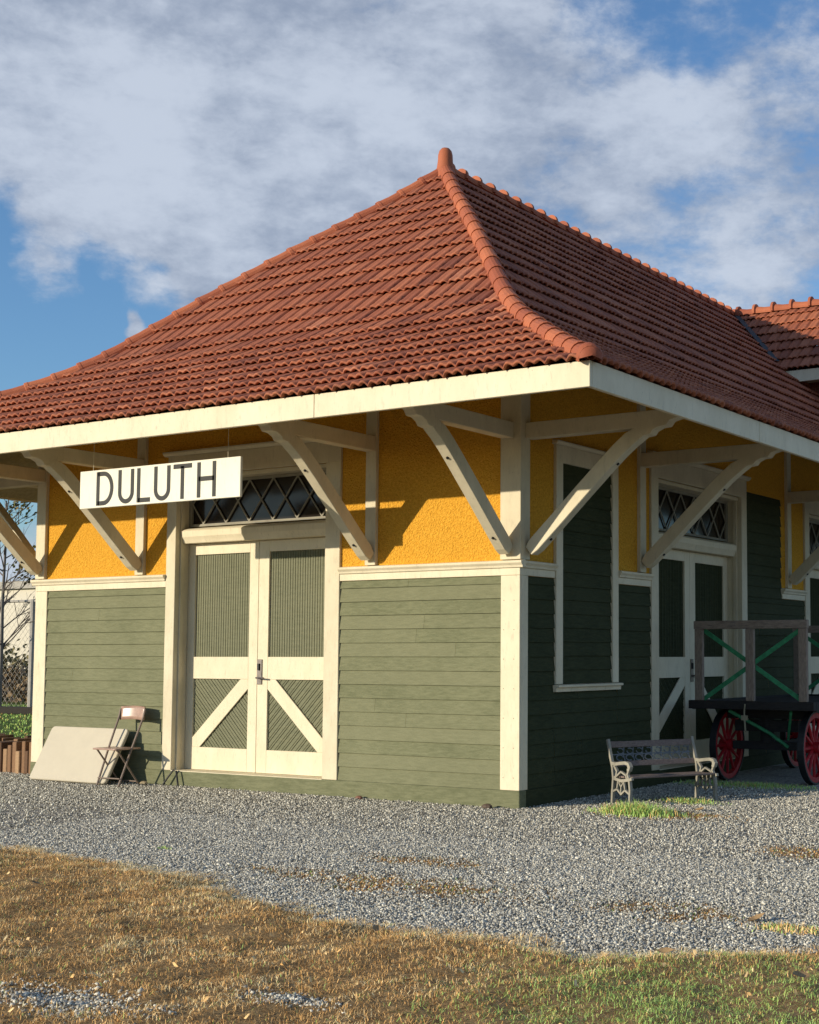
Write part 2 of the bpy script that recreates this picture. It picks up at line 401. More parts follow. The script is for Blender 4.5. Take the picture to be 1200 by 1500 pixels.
# doors
def double_door(w, u0, u1, flip=1, full=True):
    """casing mesh is the part; leaves, glass, hardware are its children"""
    # casing: jambs, head, cap
    m = MB(); cw0, cw1 = (.16, .22) if w is wA else (.19, .18)
    wbox(m, w, u0-cw0, u0, -RC-.06, .032, .19, HZ); wbox(m, w, u1, u1+cw1, -RC-.06, .032, .19, HZ)
    wbox(m, w, u0-cw0, u1+cw1, -.01, .032, HZ, 4.08)
    wbox(m, w, u0, u1, -RC-.06, -.02, HZ-.05, HZ-.001)
    m.prism([(-.01, 4.082), (.05, 4.082), (.085, 4.11), (.085, 4.135), (-.01, 4.15)], lambda a, b, d: w(d, a, b), u0-cw0-.05, u1+cw1+.05)
    # inner stop mouldings on the jamb
    wbox(m, w, u0+.0005, u0+.022, -.10, -.04, .19, HZ-.05); wbox(m, w, u1-.022, u1-.0005, -.10, -.04, .19, HZ-.05)
    root = m.build('door_surround', CREAM2, depot, bevel=.004)
    # transom bar
    m = MB(); m.prism([(-RC-.06, 2.99), (-.075, 2.99), (-.06, 3.03), (-.04, 3.07), (-.035, 3.14), (-.06, 3.16), (-.10, 3.175), (-RC-.06, 3.20)],
                      lambda a, b, d: w(d, a, b), u0+.023, u1-.023); m.build('transom_bar', CREAM, root, bevel=.003)
    # transom sash + lattice
    z0, z1 = 3.205, HZ-.052
    m = MB(); D0, D1 = -RC-.03, -RC+.01
    a0, a1 = u0+.002, u1-.002
    wbox(m, w, a0, a0+.05, D0, D1, z0, z1); wbox(m, w, a1-.05, a1, D0, D1, z0, z1)
    wbox(m, w, a0+.05, a1-.05, D0, D1, z1-.035, z1); wbox(m, w, a0+.05, a1-.05, D0, D1, z0, z0+.03)
    n = 6 ; L = (a1-a0-.1)/n; zz0, zz1 = z0+.03, z1-.035; fn = lambda a, b, d: w(a, d, b)
    for k in range(-1, n+1):
        for s_ in (0, 1):
            off = .5*L
            p = (a0+.05+k*L+off, zz0); q = (a0+.05+(k+1)*L+off, zz1)
            if s_: p, q = (p[0], zz1), (q[0], zz0)
            lo, hi = a0+.05, a1-.05
            if q[0] < lo or p[0] > hi: continue
            def at(x): t = (x-p[0])/(q[0]-p[0]); return (x, p[1]+(q[1]-p[1])*t)
            pp = at(max(p[0], lo)); qq = at(min(q[0], hi))
            if qq[0]-pp[0] > .02: m.ribbon([pp, qq], .017, fn, D1-.018-.003*s_, D1-.004-.003*s_)
    m.build('transom_lattice', LATT, root)
    m = MB(); wbox(m, w, a0+.03, a1-.03, D0+.004, D0+.010, z0+.01, z1-.01); m.build('transom_glass', GLASS, root)
    mid = (u0+u1)/2-.02 if w is wA else (u0+u1)/2+.05
    for a, b, s_ in ((u0+.003, mid-.003, 1), (mid+.003, u1-.003, -1)):
        d0, d1 = -RC-.045, -RC
        zb, zt = .195, 2.985
        st_o, st_i = (.12, .145) if s_ == 1 else (.145, .15)
        if s_ == 1: sl_, sr_ = st_o, st_i
        else: sl_, sr_ = .165, .14
        m = MB()
        wbox(m, w, a, a+sl_, d0, d1, zb, zt); wbox(m, w, b-sr_, b, d0, d1, zb, zt)
        for q0, q1 in ((zb, .47), (1.31, 1.58), (2.85, zt)): wbox(m, w, a+sl_, b-sr_, d0, d1, q0, q1)
        pl, pr_ = a+sl_, b-sr_
        # diagonal brace from centre-top to outer-bottom
        wd = .17
        if s_ == 1: A_, B_ = (pl, .47), (pr_, 1.31)
        else: A_, B_ = (pr_, .47), (pl, 1.31)
        dx, dz = B_[0]-A_[0], B_[1]-A_[1]; ll = math.hypot(dx, dz); nx, nz = -dz/ll, dx/ll; c = nx*A_[0]+nz*A_[1]
        rect = [(pl, .47), (pr_, .47), (pr_, 1.31), (pl, 1.31)]
        poly = clip(clip(rect, nx, nz, c-wd/2, False), nx, nz, c+wd/2, True)
        m.prism(poly, fn, d1-.020, d1-.002)
        lf = m.build('door_leaf', CREAM, root, bevel=.003)
        p = MB(); boards(p, w, pl, pr_, 1.58, 2.85, 0, .078, d1-.04, d1-.028)
        boards(p, w, pl, pr_, .47, 1.31, math.radians(45 if s_ == 1 else 135), .078, d1-.04, d1-.028)
        wbox(p, w, pl, pr_, d1-.05, d1-.041, .47, 2.85, .2)
        p.build('board_panel', GREEND if w is wA else GREEN_SHADED, lf)
    m = MB(); wbox(m, w, mid+.008, mid+.085, -RC-.001, -RC+.012, 1.25, 1.55)
    hd = m.build('lock_plate', STEEL, root, bevel=.003)
    h = MB(); h.tube([w(mid+.04, -RC+.01, 1.33), w(mid+.04, -RC+.06, 1.33), w(mid+.17, -RC+.065, 1.325)], .011); 
    h.build('door_handle', STEEL, hd)
    h = MB(); wbox(h, w, mid+.025, mid+.052, -RC+.012, -RC+.03, 1.42, 1.50); h.build('lock_body', IRON, hd)
    # sill
    m = MB(); wbox(m, w, u0, u1, -RC-.06, .034, .150, .192); m.build('door_sill', CREAM2, root)
double_door(wA, *DA)
for a, b in DB: double_door(wB, a, b)

# boarded window on the long side
def boarded_window(u0, u1):
    fw_ = .14; m = MB()
    wbox(m, wB, u0, u0+fw_, -.02, .038, 1.285, 3.74); wbox(m, wB, u1-fw_, u1, -.02, .038, 1.285, 3.74)
    wbox(m, wB, u0, u1, -.02, .038, 3.74, 3.93)
    m.prism([(-.01, 3.932), (.05, 3.932), (.075, 3.955), (.075, 3.975), (-.01, 3.985)], lambda a, b, d: wB(d, a, b), u0-.03, u1+.03)
    f = m.build('window_frame', CREAM, depot, bevel=.004)
    s = MB(); s.prism([(-.01, 1.20), (.05, 1.20), (.055, 1.245), (.085, 1.25), (.085, 1.275), (-.01, 1.284)], lambda a, b, d: wB(d, a, b), u0-.02, u1+.03)
    s.build('window_sill', CREAM, f, bevel=.003)
    p = MB(); siding(p, wB, u0+fw_, u1-fw_, 1.286, 3.738, .002, seams=False); p.build('infill_boards', GREEN_SHADED, f)
boarded_window(.69, 2.09)
boarded_window(12.8, 13.9)

# eave brackets: beam + brace
def bracket(w, u, t=.13):
    h = t/2
    beam = [(.0, 3.905), (1.33, 3.905), (1.36, 3.86), (1.42, 3.82), (1.50, 3.83), (1.53, 3.87), (1.60, 3.90), (1.68, 3.905), (1.72, 3.955), (1.80, 3.975), (1.93, 3.985), (1.95, 4.02), (1.95, 4.075), (0, 4.075)]
    m = MB(); m.prism(beam, lambda a, b, d: w(d, a+.046, b), u-h-.005, u+h+.005)
    b = m.build('eave_bracket', CREAM2, depot, bevel=.006)
    # brace: straight lower part, curving out into the beam
    lo, up_ = [], []
    cl = [(.02, 2.69), (.10, 2.765), (.35, 2.995), (.65, 3.275), (.95, 3.55), (1.12, 3.70), (1.25, 3.80), (1.40, 3.90)]
    n = len(cl)
    for i, p in enumerate(cl):
        p = Vector(p); a = Vector(cl[max(0, i-1)]); c = Vector(cl[min(n-1, i+1)]); tt = (c-a).normalized(); nn = Vector((tt.y, -tt.x))
        wd = .078
        lo.append(p+nn*wd); up_.append(p-nn*wd)
    poly = [tuple(q) for q in lo]+[tuple(q) for q in reversed(up_)]
    poly = [(max(.0, a), max(2.66, min(b_, 3.93))) for a, b_ in poly]
    m = MB(); m.prism(poly, lambda a, b, d: w(d, a+.046, b), u-h, u+h)
    m.build('bracket_brace', CREAM2, b, bevel=.006)
    for i in (2, 5):
        q = (lo[i]+lo[i-1])/2; nn = (lo[i]-up_[i]).normalized(); m = MB(); m.tube([w(u, q.x+.046-nn.x*.01, q.y-nn.y*.01), w(u, q.x+.046+nn.x*.012, q.y+nn.y*.012)], .016, 8)
        m.build('bolt_head', IRON, b)
for u in (-.112, -1.985, -5.725, WX+.07): bracket(wA, u)
for y in [.112]+BRB: bracket(wB, y)
for y in (.112, 3.8, 8.0): bracket(wC, y)
# purlins resting on the brackets
m = MB(); m.box(WX-1.80, 1.80, -1.80, -1.64, 4.077, 4.20); m.box(1.64, 1.80, -1.639, LY+1.6, 4.0775, 4.2); m.box(WX-1.80, WX-1.64, -1.639, LY+1.6, 4.0775, 4.2)
m.build('eave_purlin', CREAM2, depot, bevel=.006)
# fascia
m = MB(); o = OV; x0 = WX-OV
cuts = [x0, -6.1, -1.02, o]
for i in range(3):
    m = MB(); m.box(cuts[i]+(.0015 if i else 0), cuts[i+1]-(.0015 if i < 2 else 0), -o-(.002 if i == 1 else 0), -o+.045, 3.905, 4.135); m.build('fascia', CREAM, depot, bevel=.004)
cuts = [-o+.0455, 1.55, 6.4, 11.3, 16.2, LY+o]
for i in range(5):
    m = MB(); m.box(o-.045, o-.0005+(.002 if i % 2 else 0), cuts[i]+(.0015 if i else 0), cuts[i+1]-(.0015 if i < 4 else 0), 3.9055, 4.134); m.build('fascia', CREAM, depot, bevel=.004)
m = MB(); m.box(x0+.0005, x0+.045, -o+.0455, LY+o, 3.9055, 4.134); m.box(x0+.046, o-.046, LY+o-.045, LY+o-.001, 3.906, 4.133); m.build('fascia', CREAM, depot)
# soffit (sloping boards under the flared roof)
m = MB(); e = OV-.05; zo, zi = 3.93, 3.93+.48*e
A0, A1 = (x0+.05, -e, zo), (e, -e, zo); B1 = (e, LY+e, zo); C1 = (x0+.05, LY+e, zo)
a0, a1, b1, c1 = (WX, 0, zi), (0, 0, zi), (0, LY, zi), (WX, LY, zi)
for q in ([A0, A1, a1, a0], [A1, B1, b1, a1], [B1, C1, c1, b1], [C1, A0, a0, c1]):
    m.add(q, [(0, 1, 2, 3)])
def f_soffit(N, P):
    a = N.math('FRACT', N.math('MULTIPLY', N.math('ADD', N.vmath('DOT_PRODUCT', P, (1, 0, 0)), 50), 8))
    g = N.noise(P, 20, 4)
    return N.mix(N.maprange(g, .4, .7), (.40, .33, .20), (.30, .25, .15)), N.math('MULTIPLY', N.maprange(a, .0, .06), 1), .008
sof = m.build('soffit', mat('soffit_boards', f_soffit, .8), depot)

# ------------------------------------------------------------ roof
PD = np.array([0, .33, .79, 1.42, 2.14, 2.55, 2.80, 3.10, 3.56, 4.34, 5.37, 5.94]); PZ = np.array([.0, .155, .385, .72, 1.125, 1.42, 1.64, 1.935, 2.375, 3.09, 3.99, 4.55])
DM = (OV*2-WX)/2
PD[-1] = DM
EX = .36; TW = .22
def sample_profile(PD_, PZ_):
    d = np.linspace(0, PD_[-1], 600); z = np.interp(d, PD_, PZ_); s = np.concatenate([[0], np.cumsum(np.hypot(np.diff(d), np.diff(z)))]); return d, z, s
def tile_face(org, udir, vdir, L, PD_, PZ_, hipL=True, hipR=True, du=.0183, over=.04, z0=EZ):
    """rows of double-roll tiles on one roof face -> V, F, tone"""
    d, z, s = sample_profile(PD_, PZ_); udir = np.array(udir, float); vdir = np.array(vdir, float); org = np.array(org, float)
    VV, FF, TT = [], [], []; off = 0; nrow = int(math.ceil(s[-1]/EX)); U = np.arange(0, L+du, du)
    for i in range(nrow):
        s0 = i*EX-(over if i == 0 else .02); s1 = min((i+1)*EX+.02, s[-1])
        ph = (i % 2)*.5
        p = (U/TW+ph) % 1.0
        dj = np.minimum(p, 1-p); gut = np.exp(-(dj/.085)**2); bmp = np.abs(np.sin(2*PI*p))**.8
        jit = RNG.normal(0, .0025, int(L/TW)+4)[np.floor(U/TW+ph).astype(int)]
        rows = []
        for (sv, t, ab, ag) in ((s0+.06, .010, .028, .018), (s0+.006, .014, .029, .018), (s0, .034, .029, .018), (s0+.014, .043, .028, .024), (s0+.09, .037, .016, .052), ((s0+s1)/2, .032, .010, .062), (s1, .004, .010, .048)):
            if sv > s[-1]: sv = s[-1]
            dd = np.interp(max(sv, 0), s, d)+(min(sv, 0)); zz = np.interp(max(sv, 0), s, z)+min(sv, 0)*.45
            k = np.interp(max(sv, 0), s, np.gradient(z, d)); nrm = np.array([-k, 1.])/math.hypot(k, 1)
            hh = bmp*ab-gut*ag+jit+t
            uu = U.copy(); lo = max(dd, -.03) if hipL else 0; hi = L-lo if hipR else L
            uu = np.clip(uu, lo if hipL else 0, hi)
            dv = dd+nrm[0]*hh; zv = z0+zz+nrm[1]*hh
            rows.append(org[None]+uu[:, None]*udir[None]+dv[:, None]*vdir[None]+np.array([0, 0, 1.])[None]*zv[:, None])
        R_ = np.stack(rows); nr, nc = R_.shape[:2]; VV.append(R_.reshape(-1, 3))
        idx = off+np.arange(nr*nc).reshape(nr, nc)
        q = np.stack([idx[:-1, :-1], idx[:-1, 1:], idx[1:, 1:], idx[1:, :-1]], -1).reshape(-1, 4)
        # drop collapsed faces beyond the hips
        w_ = np.abs(R_[:, 1:]-R_[:, :-1]).sum(-1); w_ = np.maximum(w_[:-1], w_[1:]); keep = (w_ > 1e-4).ravel()
        tt = np.clip(RNG.normal(.5, .17, int(L/TW)+4), 0, 1)[np.floor((U[:-1]+.01)/TW+ph).astype(int)]; tt = np.tile(tt, nr-1)
        FF.append(q[keep]); TT.append(tt[keep]); off += nr*nc
    return np.concatenate(VV), np.concatenate(FF), np.concatenate(TT)
def roof_face(*a, parent=depot, name='tiled_roof_slope', **k):
    V, F, T = tile_face(*a, **k); return mk(name, V, F, TILE, parent, T)
LA = -WX+2*OV
roof_face((WX-OV, -OV, 0), (1, 0, 0), (0, 1, 0), LA, PD, PZ)
roof_face((OV, -OV, 0), (0, 1, 0), (-1, 0, 0), LY+2*OV, PD, PZ, du=.0275)
roof_face((WX-OV, -OV, 0), (0, 1, 0), (1, 0, 0), LY+2*OV, PD, PZ, du=.11)
roof_face((WX-OV, LY+OV, 0), (1, 0, 0), (0, -1, 0), LA, PD, PZ, du=.11)
# closed deck just under the tiles so no light leaks through
m = MB(); dd = [0, .8, 1.5, 2.2, 2.8, 3.4, DM]; zz = [float(np.interp(x, PD, PZ))+EZ-.045 for x in dd]
for i in range(len(dd)-1):
    a, b = dd[i], dd[i+1]; za, zb = zz[i], zz[i+1]
    X0, X1, Y0, Y1 = WX-OV, OV, -OV, LY+OV
    ca = [(X0+a, Y0+a, za), (X1-a, Y0+a, za), (X1-a, Y1-a, za), (X0+a, Y1-a, za)]; cb_ = [(X0+b, Y0+b, zb), (X1-b, Y0+b, zb), (X1-b, Y1-b, zb), (X0+b, Y1-b, zb)]
    for k in range(4): m.add([ca[k], ca[(k+1) % 4], cb_[(k+1) % 4], cb_[k]], [(0, 1, 2, 3)])
m.build('roof_deck', simple('dark_roof_deck', (.05, .035, .03)), depot)
# capping
def capping(path, name, sp=.36, r0=.102, r1=.109, collar=False, lift=.0, parent=depot, seg=10):
    P = [Vector(p) for p in path]; L = [0]
    for a, b in zip(P[:-1], P[1:]): L.append(L[-1]+(b-a).length)
    def at(s):
        s = max(0, min(L[-1], s))
        for i in range(len(P)-1):
            if s <= L[i+1]+1e-9: return P[i].lerp(P[i+1], (s-L[i])/(L[i+1]-L[i])) if L[i+1] > L[i] else P[i]
        return P[-1]
    m = MB(); n = int(L[-1]/sp)
    sp = L[-1]/n
    for i in range(n):
        # path runs from the low end up; each cap flares at its low end and tucks under the next
        s0, s1 = i*sp-.03, (i+1)*sp+.02; a, b = at(s0) if i else P[0], at(s1); t = (b-a).normalized()
        side = t.cross(Vector((0, 0, 1))).normalized(); upv = side.cross(t).normalized()
        tn = random.random()
        rings = [(a+t*.004, r1*.88, 0), (a, r1*.97, 0), (a+t*.012, r1*1.02, 0), (a+t*.05, r1*1.02, 0), (a+t*.065, r1*.96, 0), (a.lerp(b, .5), (r0+r1)/2*.96, -.008), (b, r0*.97, -.008)]
        if collar: rings = [(a-t*.002, r1*.7, 0), (a, r1*1.12, .015), (a+t*.05, r1*1.12, .015), (a+t*.06, r1*.86, 0), (a.lerp(b, .5), r0, -.01), (b, r0*.95, -.015)]
        G = []
        for c, r, dz in rings:
            row = []
            for k in range(seg+1):
                an = PI*(-.12+1.24*k/seg); row.append(c+side*math.cos(an)*r+upv*(math.sin(an)*r+dz+lift))
            G.append(row)
        m.grid(G, lambda r_, c_, tn=tn: tn)
    return m.build(name, HIPT, parent, smooth=False)
def hip_path(x, y, sx, sy):
    ds = np.linspace(0, DM-.02, 60); return [(x+sx*q, y+sy*q, EZ+float(np.interp(q, PD, PZ))+.0) for q in ds]
capping(hip_path(OV+.02, -OV-.02, -1, 1), 'hip_capping')
capping(hip_path(WX-OV, -OV, 1, 1), 'hip_capping')
capping(hip_path(OV, LY+OV, -1, -1), 'hip_capping'); capping(hip_path(WX-OV, LY+OV, 1, -1), 'hip_capping')
RZ = EZ+PZ[-1]
XR = WX/2
capping([(XR, LY-2-k, RZ+.02) for k in np.linspace(0, LY-2-3.84-.05, 40)][::-1], 'ridge_capping', collar=True, r0=.085, r1=.105)
# rounded end of the hip at the eave corner, and the finial at the apex
m = MB(); c = Vector((OV-.01, -OV+.01, EZ+.03)); t = Vector((1, -1, -.25)).normalized()
side = t.cross(Vector((0, 0, 1))).normalized(); upv = side.cross(t)*-1
upv = Vector((0, 0, 1))
G = []
for j in range(7):
    a = j/6*PI/2; r = .118*math.cos(a)+1e-4; q = c+t*.10*math.sin(a)
    G.append([q+side*math.cos(PI*(-.1+1.2*k/12))*r+upv*math.sin(PI*(-.1+1.2*k/12))*r for k in range(13)])
m.grid(G); m.build('hip_end_cap', HIPT, depot, smooth=True)
m = MB(); prof = [(.16, -.12), (.15, .0), (.125, .08), (.112, .18), (.108, .27), (.092, .33), (.06, .37), (.0, .385)]
G = [[(XR+.0+r*math.cos(2*PI*k/16), 3.84-.0+r*math.sin(2*PI*k/16), RZ-.04+z) for k in range(17)] for r, z in prof]
m.grid(G, lambda r, c: .6); m.build('finial', HIPT, depot, smooth=True)

# crossing wing with its own roof and brick wall
wing_y, wing_h = 14.0, 1.78
PW, PWZ = np.array([0, wing_h/2, wing_h]), np.array([0, wing_h*.46, wing_h*.92])
EZW = RZ-PWZ[-1]-.01; XW1 = 3.2
roof_face((XR-.5, wing_y-wing_h, 0), (1, 0, 0), (0, 1, 0), XW1-XR+.5, PW, PWZ, hipL=False, hipR=False, du=.0275, name='wing_roof_slope', z0=EZW)
roof_face((XR-.5, wing_y+wing_h, 0), (1, 0, 0), (0, -1, 0), XW1-XR+.5, PW, PWZ, hipL=False, hipR=False, du=.055, name='wing_roof_slope', z0=EZW)
capping([(x, wing_y, RZ+.015) for x in np.linspace(XR+.1, XW1, 20)], 'wing_ridge_capping', collar=True, sp=.40, r0=.10, r1=.14)
m = MB(); m.box(XR+.6, XW1, wing_y-wing_h-.0, wing_y-wing_h+.04, EZW-.26, EZW-.04); m.build('wing_fascia', CREAM, depot)
m = MB(); m.box(XR+.6, XW1, wing_y+wing_h-.04, wing_y+wing_h, EZW-.26, EZW-.04); m.build('wing_fascia', CREAM, depot)
m = MB(); m.box(XR+.6, XW1, wing_y-wing_h+.041, wing_y+wing_h-.041, EZW-.2, EZW-.15); m.build('wing_soffit', CREAM2, depot)
m = MB(); m.box(XR+.8, XW1-.3, wing_y-wing_h+.55, wing_y+wing_h-.55, 4.2, EZW-.201); m.build('wing_wall', BRICKW, depot)
m = MB(); m.add([(XW1-.05, wing_y-wing_h, EZW), (XW1-.05, wing_y+wing_h, EZW), (XW1-.05, wing_y, RZ)], [(0, 1, 2)]); m.build('wing_gable', CREAM2, depot)
m = MB()
for tt in np.linspace(.15, 1.65, 7)[:-1]:
    t2 = tt+.25; f = lambda q, s: (XR+q+s*.045, wing_y-q+s*.045, RZ-.93*q+.10)
    m.add([f(tt, -.9), f(t2, -.9), f(t2, .9), f(tt, .9)], [(0, 1, 2, 3)])
m.build('valley_flashing', FLASH, depot)

# ------------------------------------------------------------ station sign
sg = thing('station_sign', 'long white board lettered DULUTH hanging below the front eave', 'sign', (-3.715, -1.6, 3.265))
SW, SH = 2.50, .43
m = MB(); m.box(-SW/2, SW/2, 0, .035, 0, SH); m.build('sign_board', SIGNP, sg, bevel=.004)
def letter(pts, x, sc=.335, w=.050):
    mm = MB()
    for st_ in pts: mm.ribbon([(x+a*sc, .048+b*sc) for a, b in st_], w, lambda a, b, d: (a, -d, b), -.001, .004)
    mm.build('letter', INK, sg)
def arc(cx, cy, rx, ry, a0, a1, n=14): return [(cx+rx*math.cos(math.radians(a0+(a1-a0)*i/n)), cy+ry*math.sin(math.radians(a0+(a1-a0)*i/n))) for i in range(n+1)]
Dl = [[(0, -.07), (0, 1.07)], [(0, 0), (.28, 0)]+arc(.28, .5, .40, .5, -90, 90)+[(0, 1)]]
Ul = [[(0, 1.07), (0, .30)]+arc(.30, .30, .30, .30, 180, 360)+[(.60, 1.07)]]
Ll = [[(0, 1.07), (0, -.07)], [(0, 0), (.55, 0)]]
Tl = [[(.38, 1.0), (.38, -.07)], [(-.03, 1.0), (.80, 1.0)]]
Hl = [[(0, 1.07), (0, -.07)], [(.68, 1.07), (.68, -.07)], [(0, .53), (.68, .53)]]
px0 = -SW/2
for g, a in ((Dl, 436), (Ul, 537), (Ll, 622), (Ul, 698), (Tl, 778), (Hl, 884)): letter(g, px0+(a-350)/705*SW)
for x in (-1.05, 1.05):
    m = MB(); m.tube([(x, .018, SH-.01), (x, .018, .84)], .003, 6); m.build('hanger_rod', CREAM2, sg)

# ------------------------------------------------------------ folding chair
ch = thing('folding_chair', 'brown metal folding chair standing open against the green front wall', 'chair', (-5.63, -.13, 0)); ch.scale = (1.08, 1.0, 1.04)
fr = MB()
for s in (-1, 1):
    fr.tube([(s*.175, -.40, .01), (s*.19, -.22, .44), (s*.20, -.06, .80), (s*.20, -.035, .90)], .0125, 8)
fr.tube([(-.176, -.385, .10), (.176, -.385, .10)], .008, 8)
fr.build('front_frame', CHAIRF, ch)
rl = MB()
for s in (-1, 1): rl.tube([(s*.165, -.42, .435), (s*.160, -.25, .235), (s*.155, -.06, .01)], .011, 8)
rl.tube([(-.156, -.09, .05), (.156, -.09, .05)], .008, 8); rl.build('rear_legs', CHAIRF, ch)
m = MB(); G = []
for i in range(7):
    v = i/6; G.append([(-.19+.38*k/8, -.46+.38*v, .452+.012*math.sin(PI*v)*0-.012*math.cos(PI*(k/8-.5))*math.sin(PI*v)) for k in range(9)])
m.grid(G); o_ = m.build('seat', CHAIRM, ch, smooth=True); so_ = o_.modifiers.new('solid', 'SOLIDIFY'); so_.thickness = .02
m = MB(); G = []
for i in range(5):
    v = i/4; G.append([(-.195+.39*k/10, -.055-.045*math.cos(PI*(k/10-.5))*-1*.7+.02*v, .765+.16*v+.01*math.cos(PI*(k/10-.5))) for k in range(11)])
m.grid(G); o_ = m.build('backrest', CHAIRM, ch, smooth=True); so_ = o_.modifiers.new('solid', 'SOLIDIFY'); so_.thickness = .012

# ------------------------------------------------------------ folding table leaning on the wall
tb = thing('folding_table', 'white plastic folding table leaning on the green siding by a corner', 'table', (-6.43, -.50, 0))
def Tt(p):      # local x, t along the slab, n thickness -> leaning slab
    x, t, n = p; L = math.hypot(.36, .66); c, s = .36/L, .66/L
    return Vector((x, t*c+n*s, .035+t*s-n*c))
m = MB(); Wt, Ht = 1.42, .74; rc = .05; poly = []
for cx, cy, a in ((Wt/2-rc, rc, -90), (Wt/2-rc, Ht-rc, 0), (-Wt/2+rc, Ht-rc, 90), (-Wt/2+rc, rc, 180)): poly += arc(cx, cy, rc, rc, a, a+90, 4)
m.prism(poly, lambda a, b, d: Tt((a, b, d)), 0, .045); m.build('table_top', PLASTIC, tb, bevel=.008)
m = MB()
for x in (-.5, .5):
    m.tube([Tt((x, .1, .06)), Tt((x, .64, .06))], .013); m.tube([Tt((x-.12, .1, .075)), Tt((x+.12, .1, .075))], .013)
m.box(-.6, .6, .15, .18, .046, .07, T=Tt); m.box(-.6, .6, .55, .58, .046, .07, T=Tt)
m.build('folded_legs', DARKPL, tb)

# ------------------------------------------------------------ bench
bn = thing('garden_bench', 'small weathered bench with wooden slats and ornate peeling iron ends on the gravel', 'bench', (.60, .92, 0), math.radians(61))
BL = 1.10
def side_fn(x): return lambda a, b, d: (x+d, -a, b)    # a = forward distance, b = height
for x in (0, BL):
    f = side_fn(x); m = MB(); w = .028
    m.ribbon([(.02, 0), (.03, .14), (.05, .28), (.03, .40), (-.03, .55), (-.075, .69)], .032, f, -.016, .016)
    m.ribbon([(.40, 0), (.375, .08), (.385, .18), (.37, .27)], .032, f, -.016, .016)
    m.ribbon([(.05, .28), (.2, .265), (.37, .285), (.42, .30)], .03, f, -.014, .014)
    m.ribbon([(.02, .44), (.10, .435), (.2, .45), (.30, .46), (.36, .45), (.385, .42), (.37, .39), (.34, .385)], .034, f, -.02, .02)
    m.ribbon([(.34, .45), (.36, .39), (.33, .34), (.36, .29)], w, f, -.013, .013)
    m.ribbon([(.06, .42), (.12, .36), (.10, .30), (.06, .29)], w, f, -.013, .013)
    m.ribbon([(.10, .30), (.20, .36), (.30, .33), (.32, .29)], .02, f, -.012, .012)
    m.ribbon([(.03, .14), (.12, .17), (.20, .12), (.28, .17), (.38, .13)], .022, f, -.011, .011)
    m.ribbon([(.12, .17), (.14, .26)], .02, f, -.011, .011); m.ribbon([(.28, .17), (.26, .26)], .02, f, -.011, .011)
    m.ribbon([(.20, .12), (.20, .20), (.16, .24), (.20, .265), (.24, .24), (.20, .20)], .016, f, -.010, .010)
    m.ribbon([(-.01, 0), (.05, 0.008)], .02, f, -.016, .016); m.ribbon([(.37, .008), (.43, .008)], .02, f, -.016, .016)
    m.build('iron_end', BIRON, bn)
for a, b in ((.08, .145), (.16, .225), (.24, .305), (.32, .40)):
    m = MB(); m.box(.015, BL-.015, -b, -a, .292+.006*(a > .3), .312+.006*(a > .3)); m.build('seat_slat', BENCHW, bn, bevel=.004)
for z0, z1, y in ((.60, .665, .055), (.40, .455, -.005)):
    m = MB(); m.add([(x, y+dy+(z-z0)*.33, z) for x in (.015, BL-.015) for dy in (-.012, .012) for z in (z0, z1)], [(0, 1, 3, 2), (4, 6, 7, 5), (0, 4, 5, 1), (2, 3, 7, 6), (1, 5, 7, 3), (0, 2, 6, 4)]); m.build('back_rail', BENCHW, bn, bevel=.003)
m = MB(); f = lambda a, b, d: (a, .012+(b-.455)*.30+d, b)
for i in range(8):
    cx = .12+i*.122
    m.ribbon(arc(cx, .49, .045, .03, 0, 300, 8), .011, f, -.005, .005); m.ribbon(arc(cx+.02, .56, .04, .03, 180, 480, 8), .011, f, -.004, .006)
    m.ribbon([(cx+.06, .455), (cx+.05, .52), (cx+.07, .60)], .012, f, -.004, .004)
m.ribbon([(.03, .525), (BL-.03, .525)], .012, f, -.003, .003)
m.build('iron_back_panel', simple('dull_iron_panel', (.16, .17, .18), .5, .4, 20), bn)

# ------------------------------------------------------------ baggage wagon
wg = thing('baggage_wagon', 'old railway baggage wagon with grey timber end rack, green cross braces and red spoked wheels', 'wagon', (1.02, 3.70, 0))
Hx = .80; LW = 3.3
m = MB(); m.box(-Hx-.04, Hx+.04, -.06, .04, .93, 1.035); m.box(-Hx-.04, Hx+.04, LW-.04, LW+.06, .93, 1.035)
for s in (-1, 1): m.box(s*Hx-.04, s*Hx+.04, .041, LW-.041, .92, 1.03)
m.build('deck_frame', DECKW, wg, bevel=.006)
m = MB()
for i in range(11): m.box(-Hx+.045+i*.1375, -Hx+.045+i*.1375+.13, .042, LW-.042, .985, 1.012, random.random())
m.build('deck_boards', DECKW, wg)
for yy in (-.02, LW-.02):
    m = MB(); m.box(-.765, .765, yy-.035, yy+.035, 1.931, 2.035); r_ = m.build('top_rail', OLDWX, wg, bevel=.006)
    for x in (-.70, 0, .70):
        m = MB(); m.box(x-.055, x+.055, yy-.03, yy+.03, 1.036, 1.93); m.build('rack_post', OLDW, r_, bevel=.006)
    f = lambda a, b, d: (a, yy+d, b)
    m = MB(); m.ribbon([(-.66, 1.05), (.66, 1.92)], .055, f, .032, .044); m.build('cross_brace', LATHG, r_)
    m = MB(); m.ribbon([(-.66, 1.92), (.66, 1.05)], .055, f, .046, .058); m.build('cross_brace', LATHG, r_)
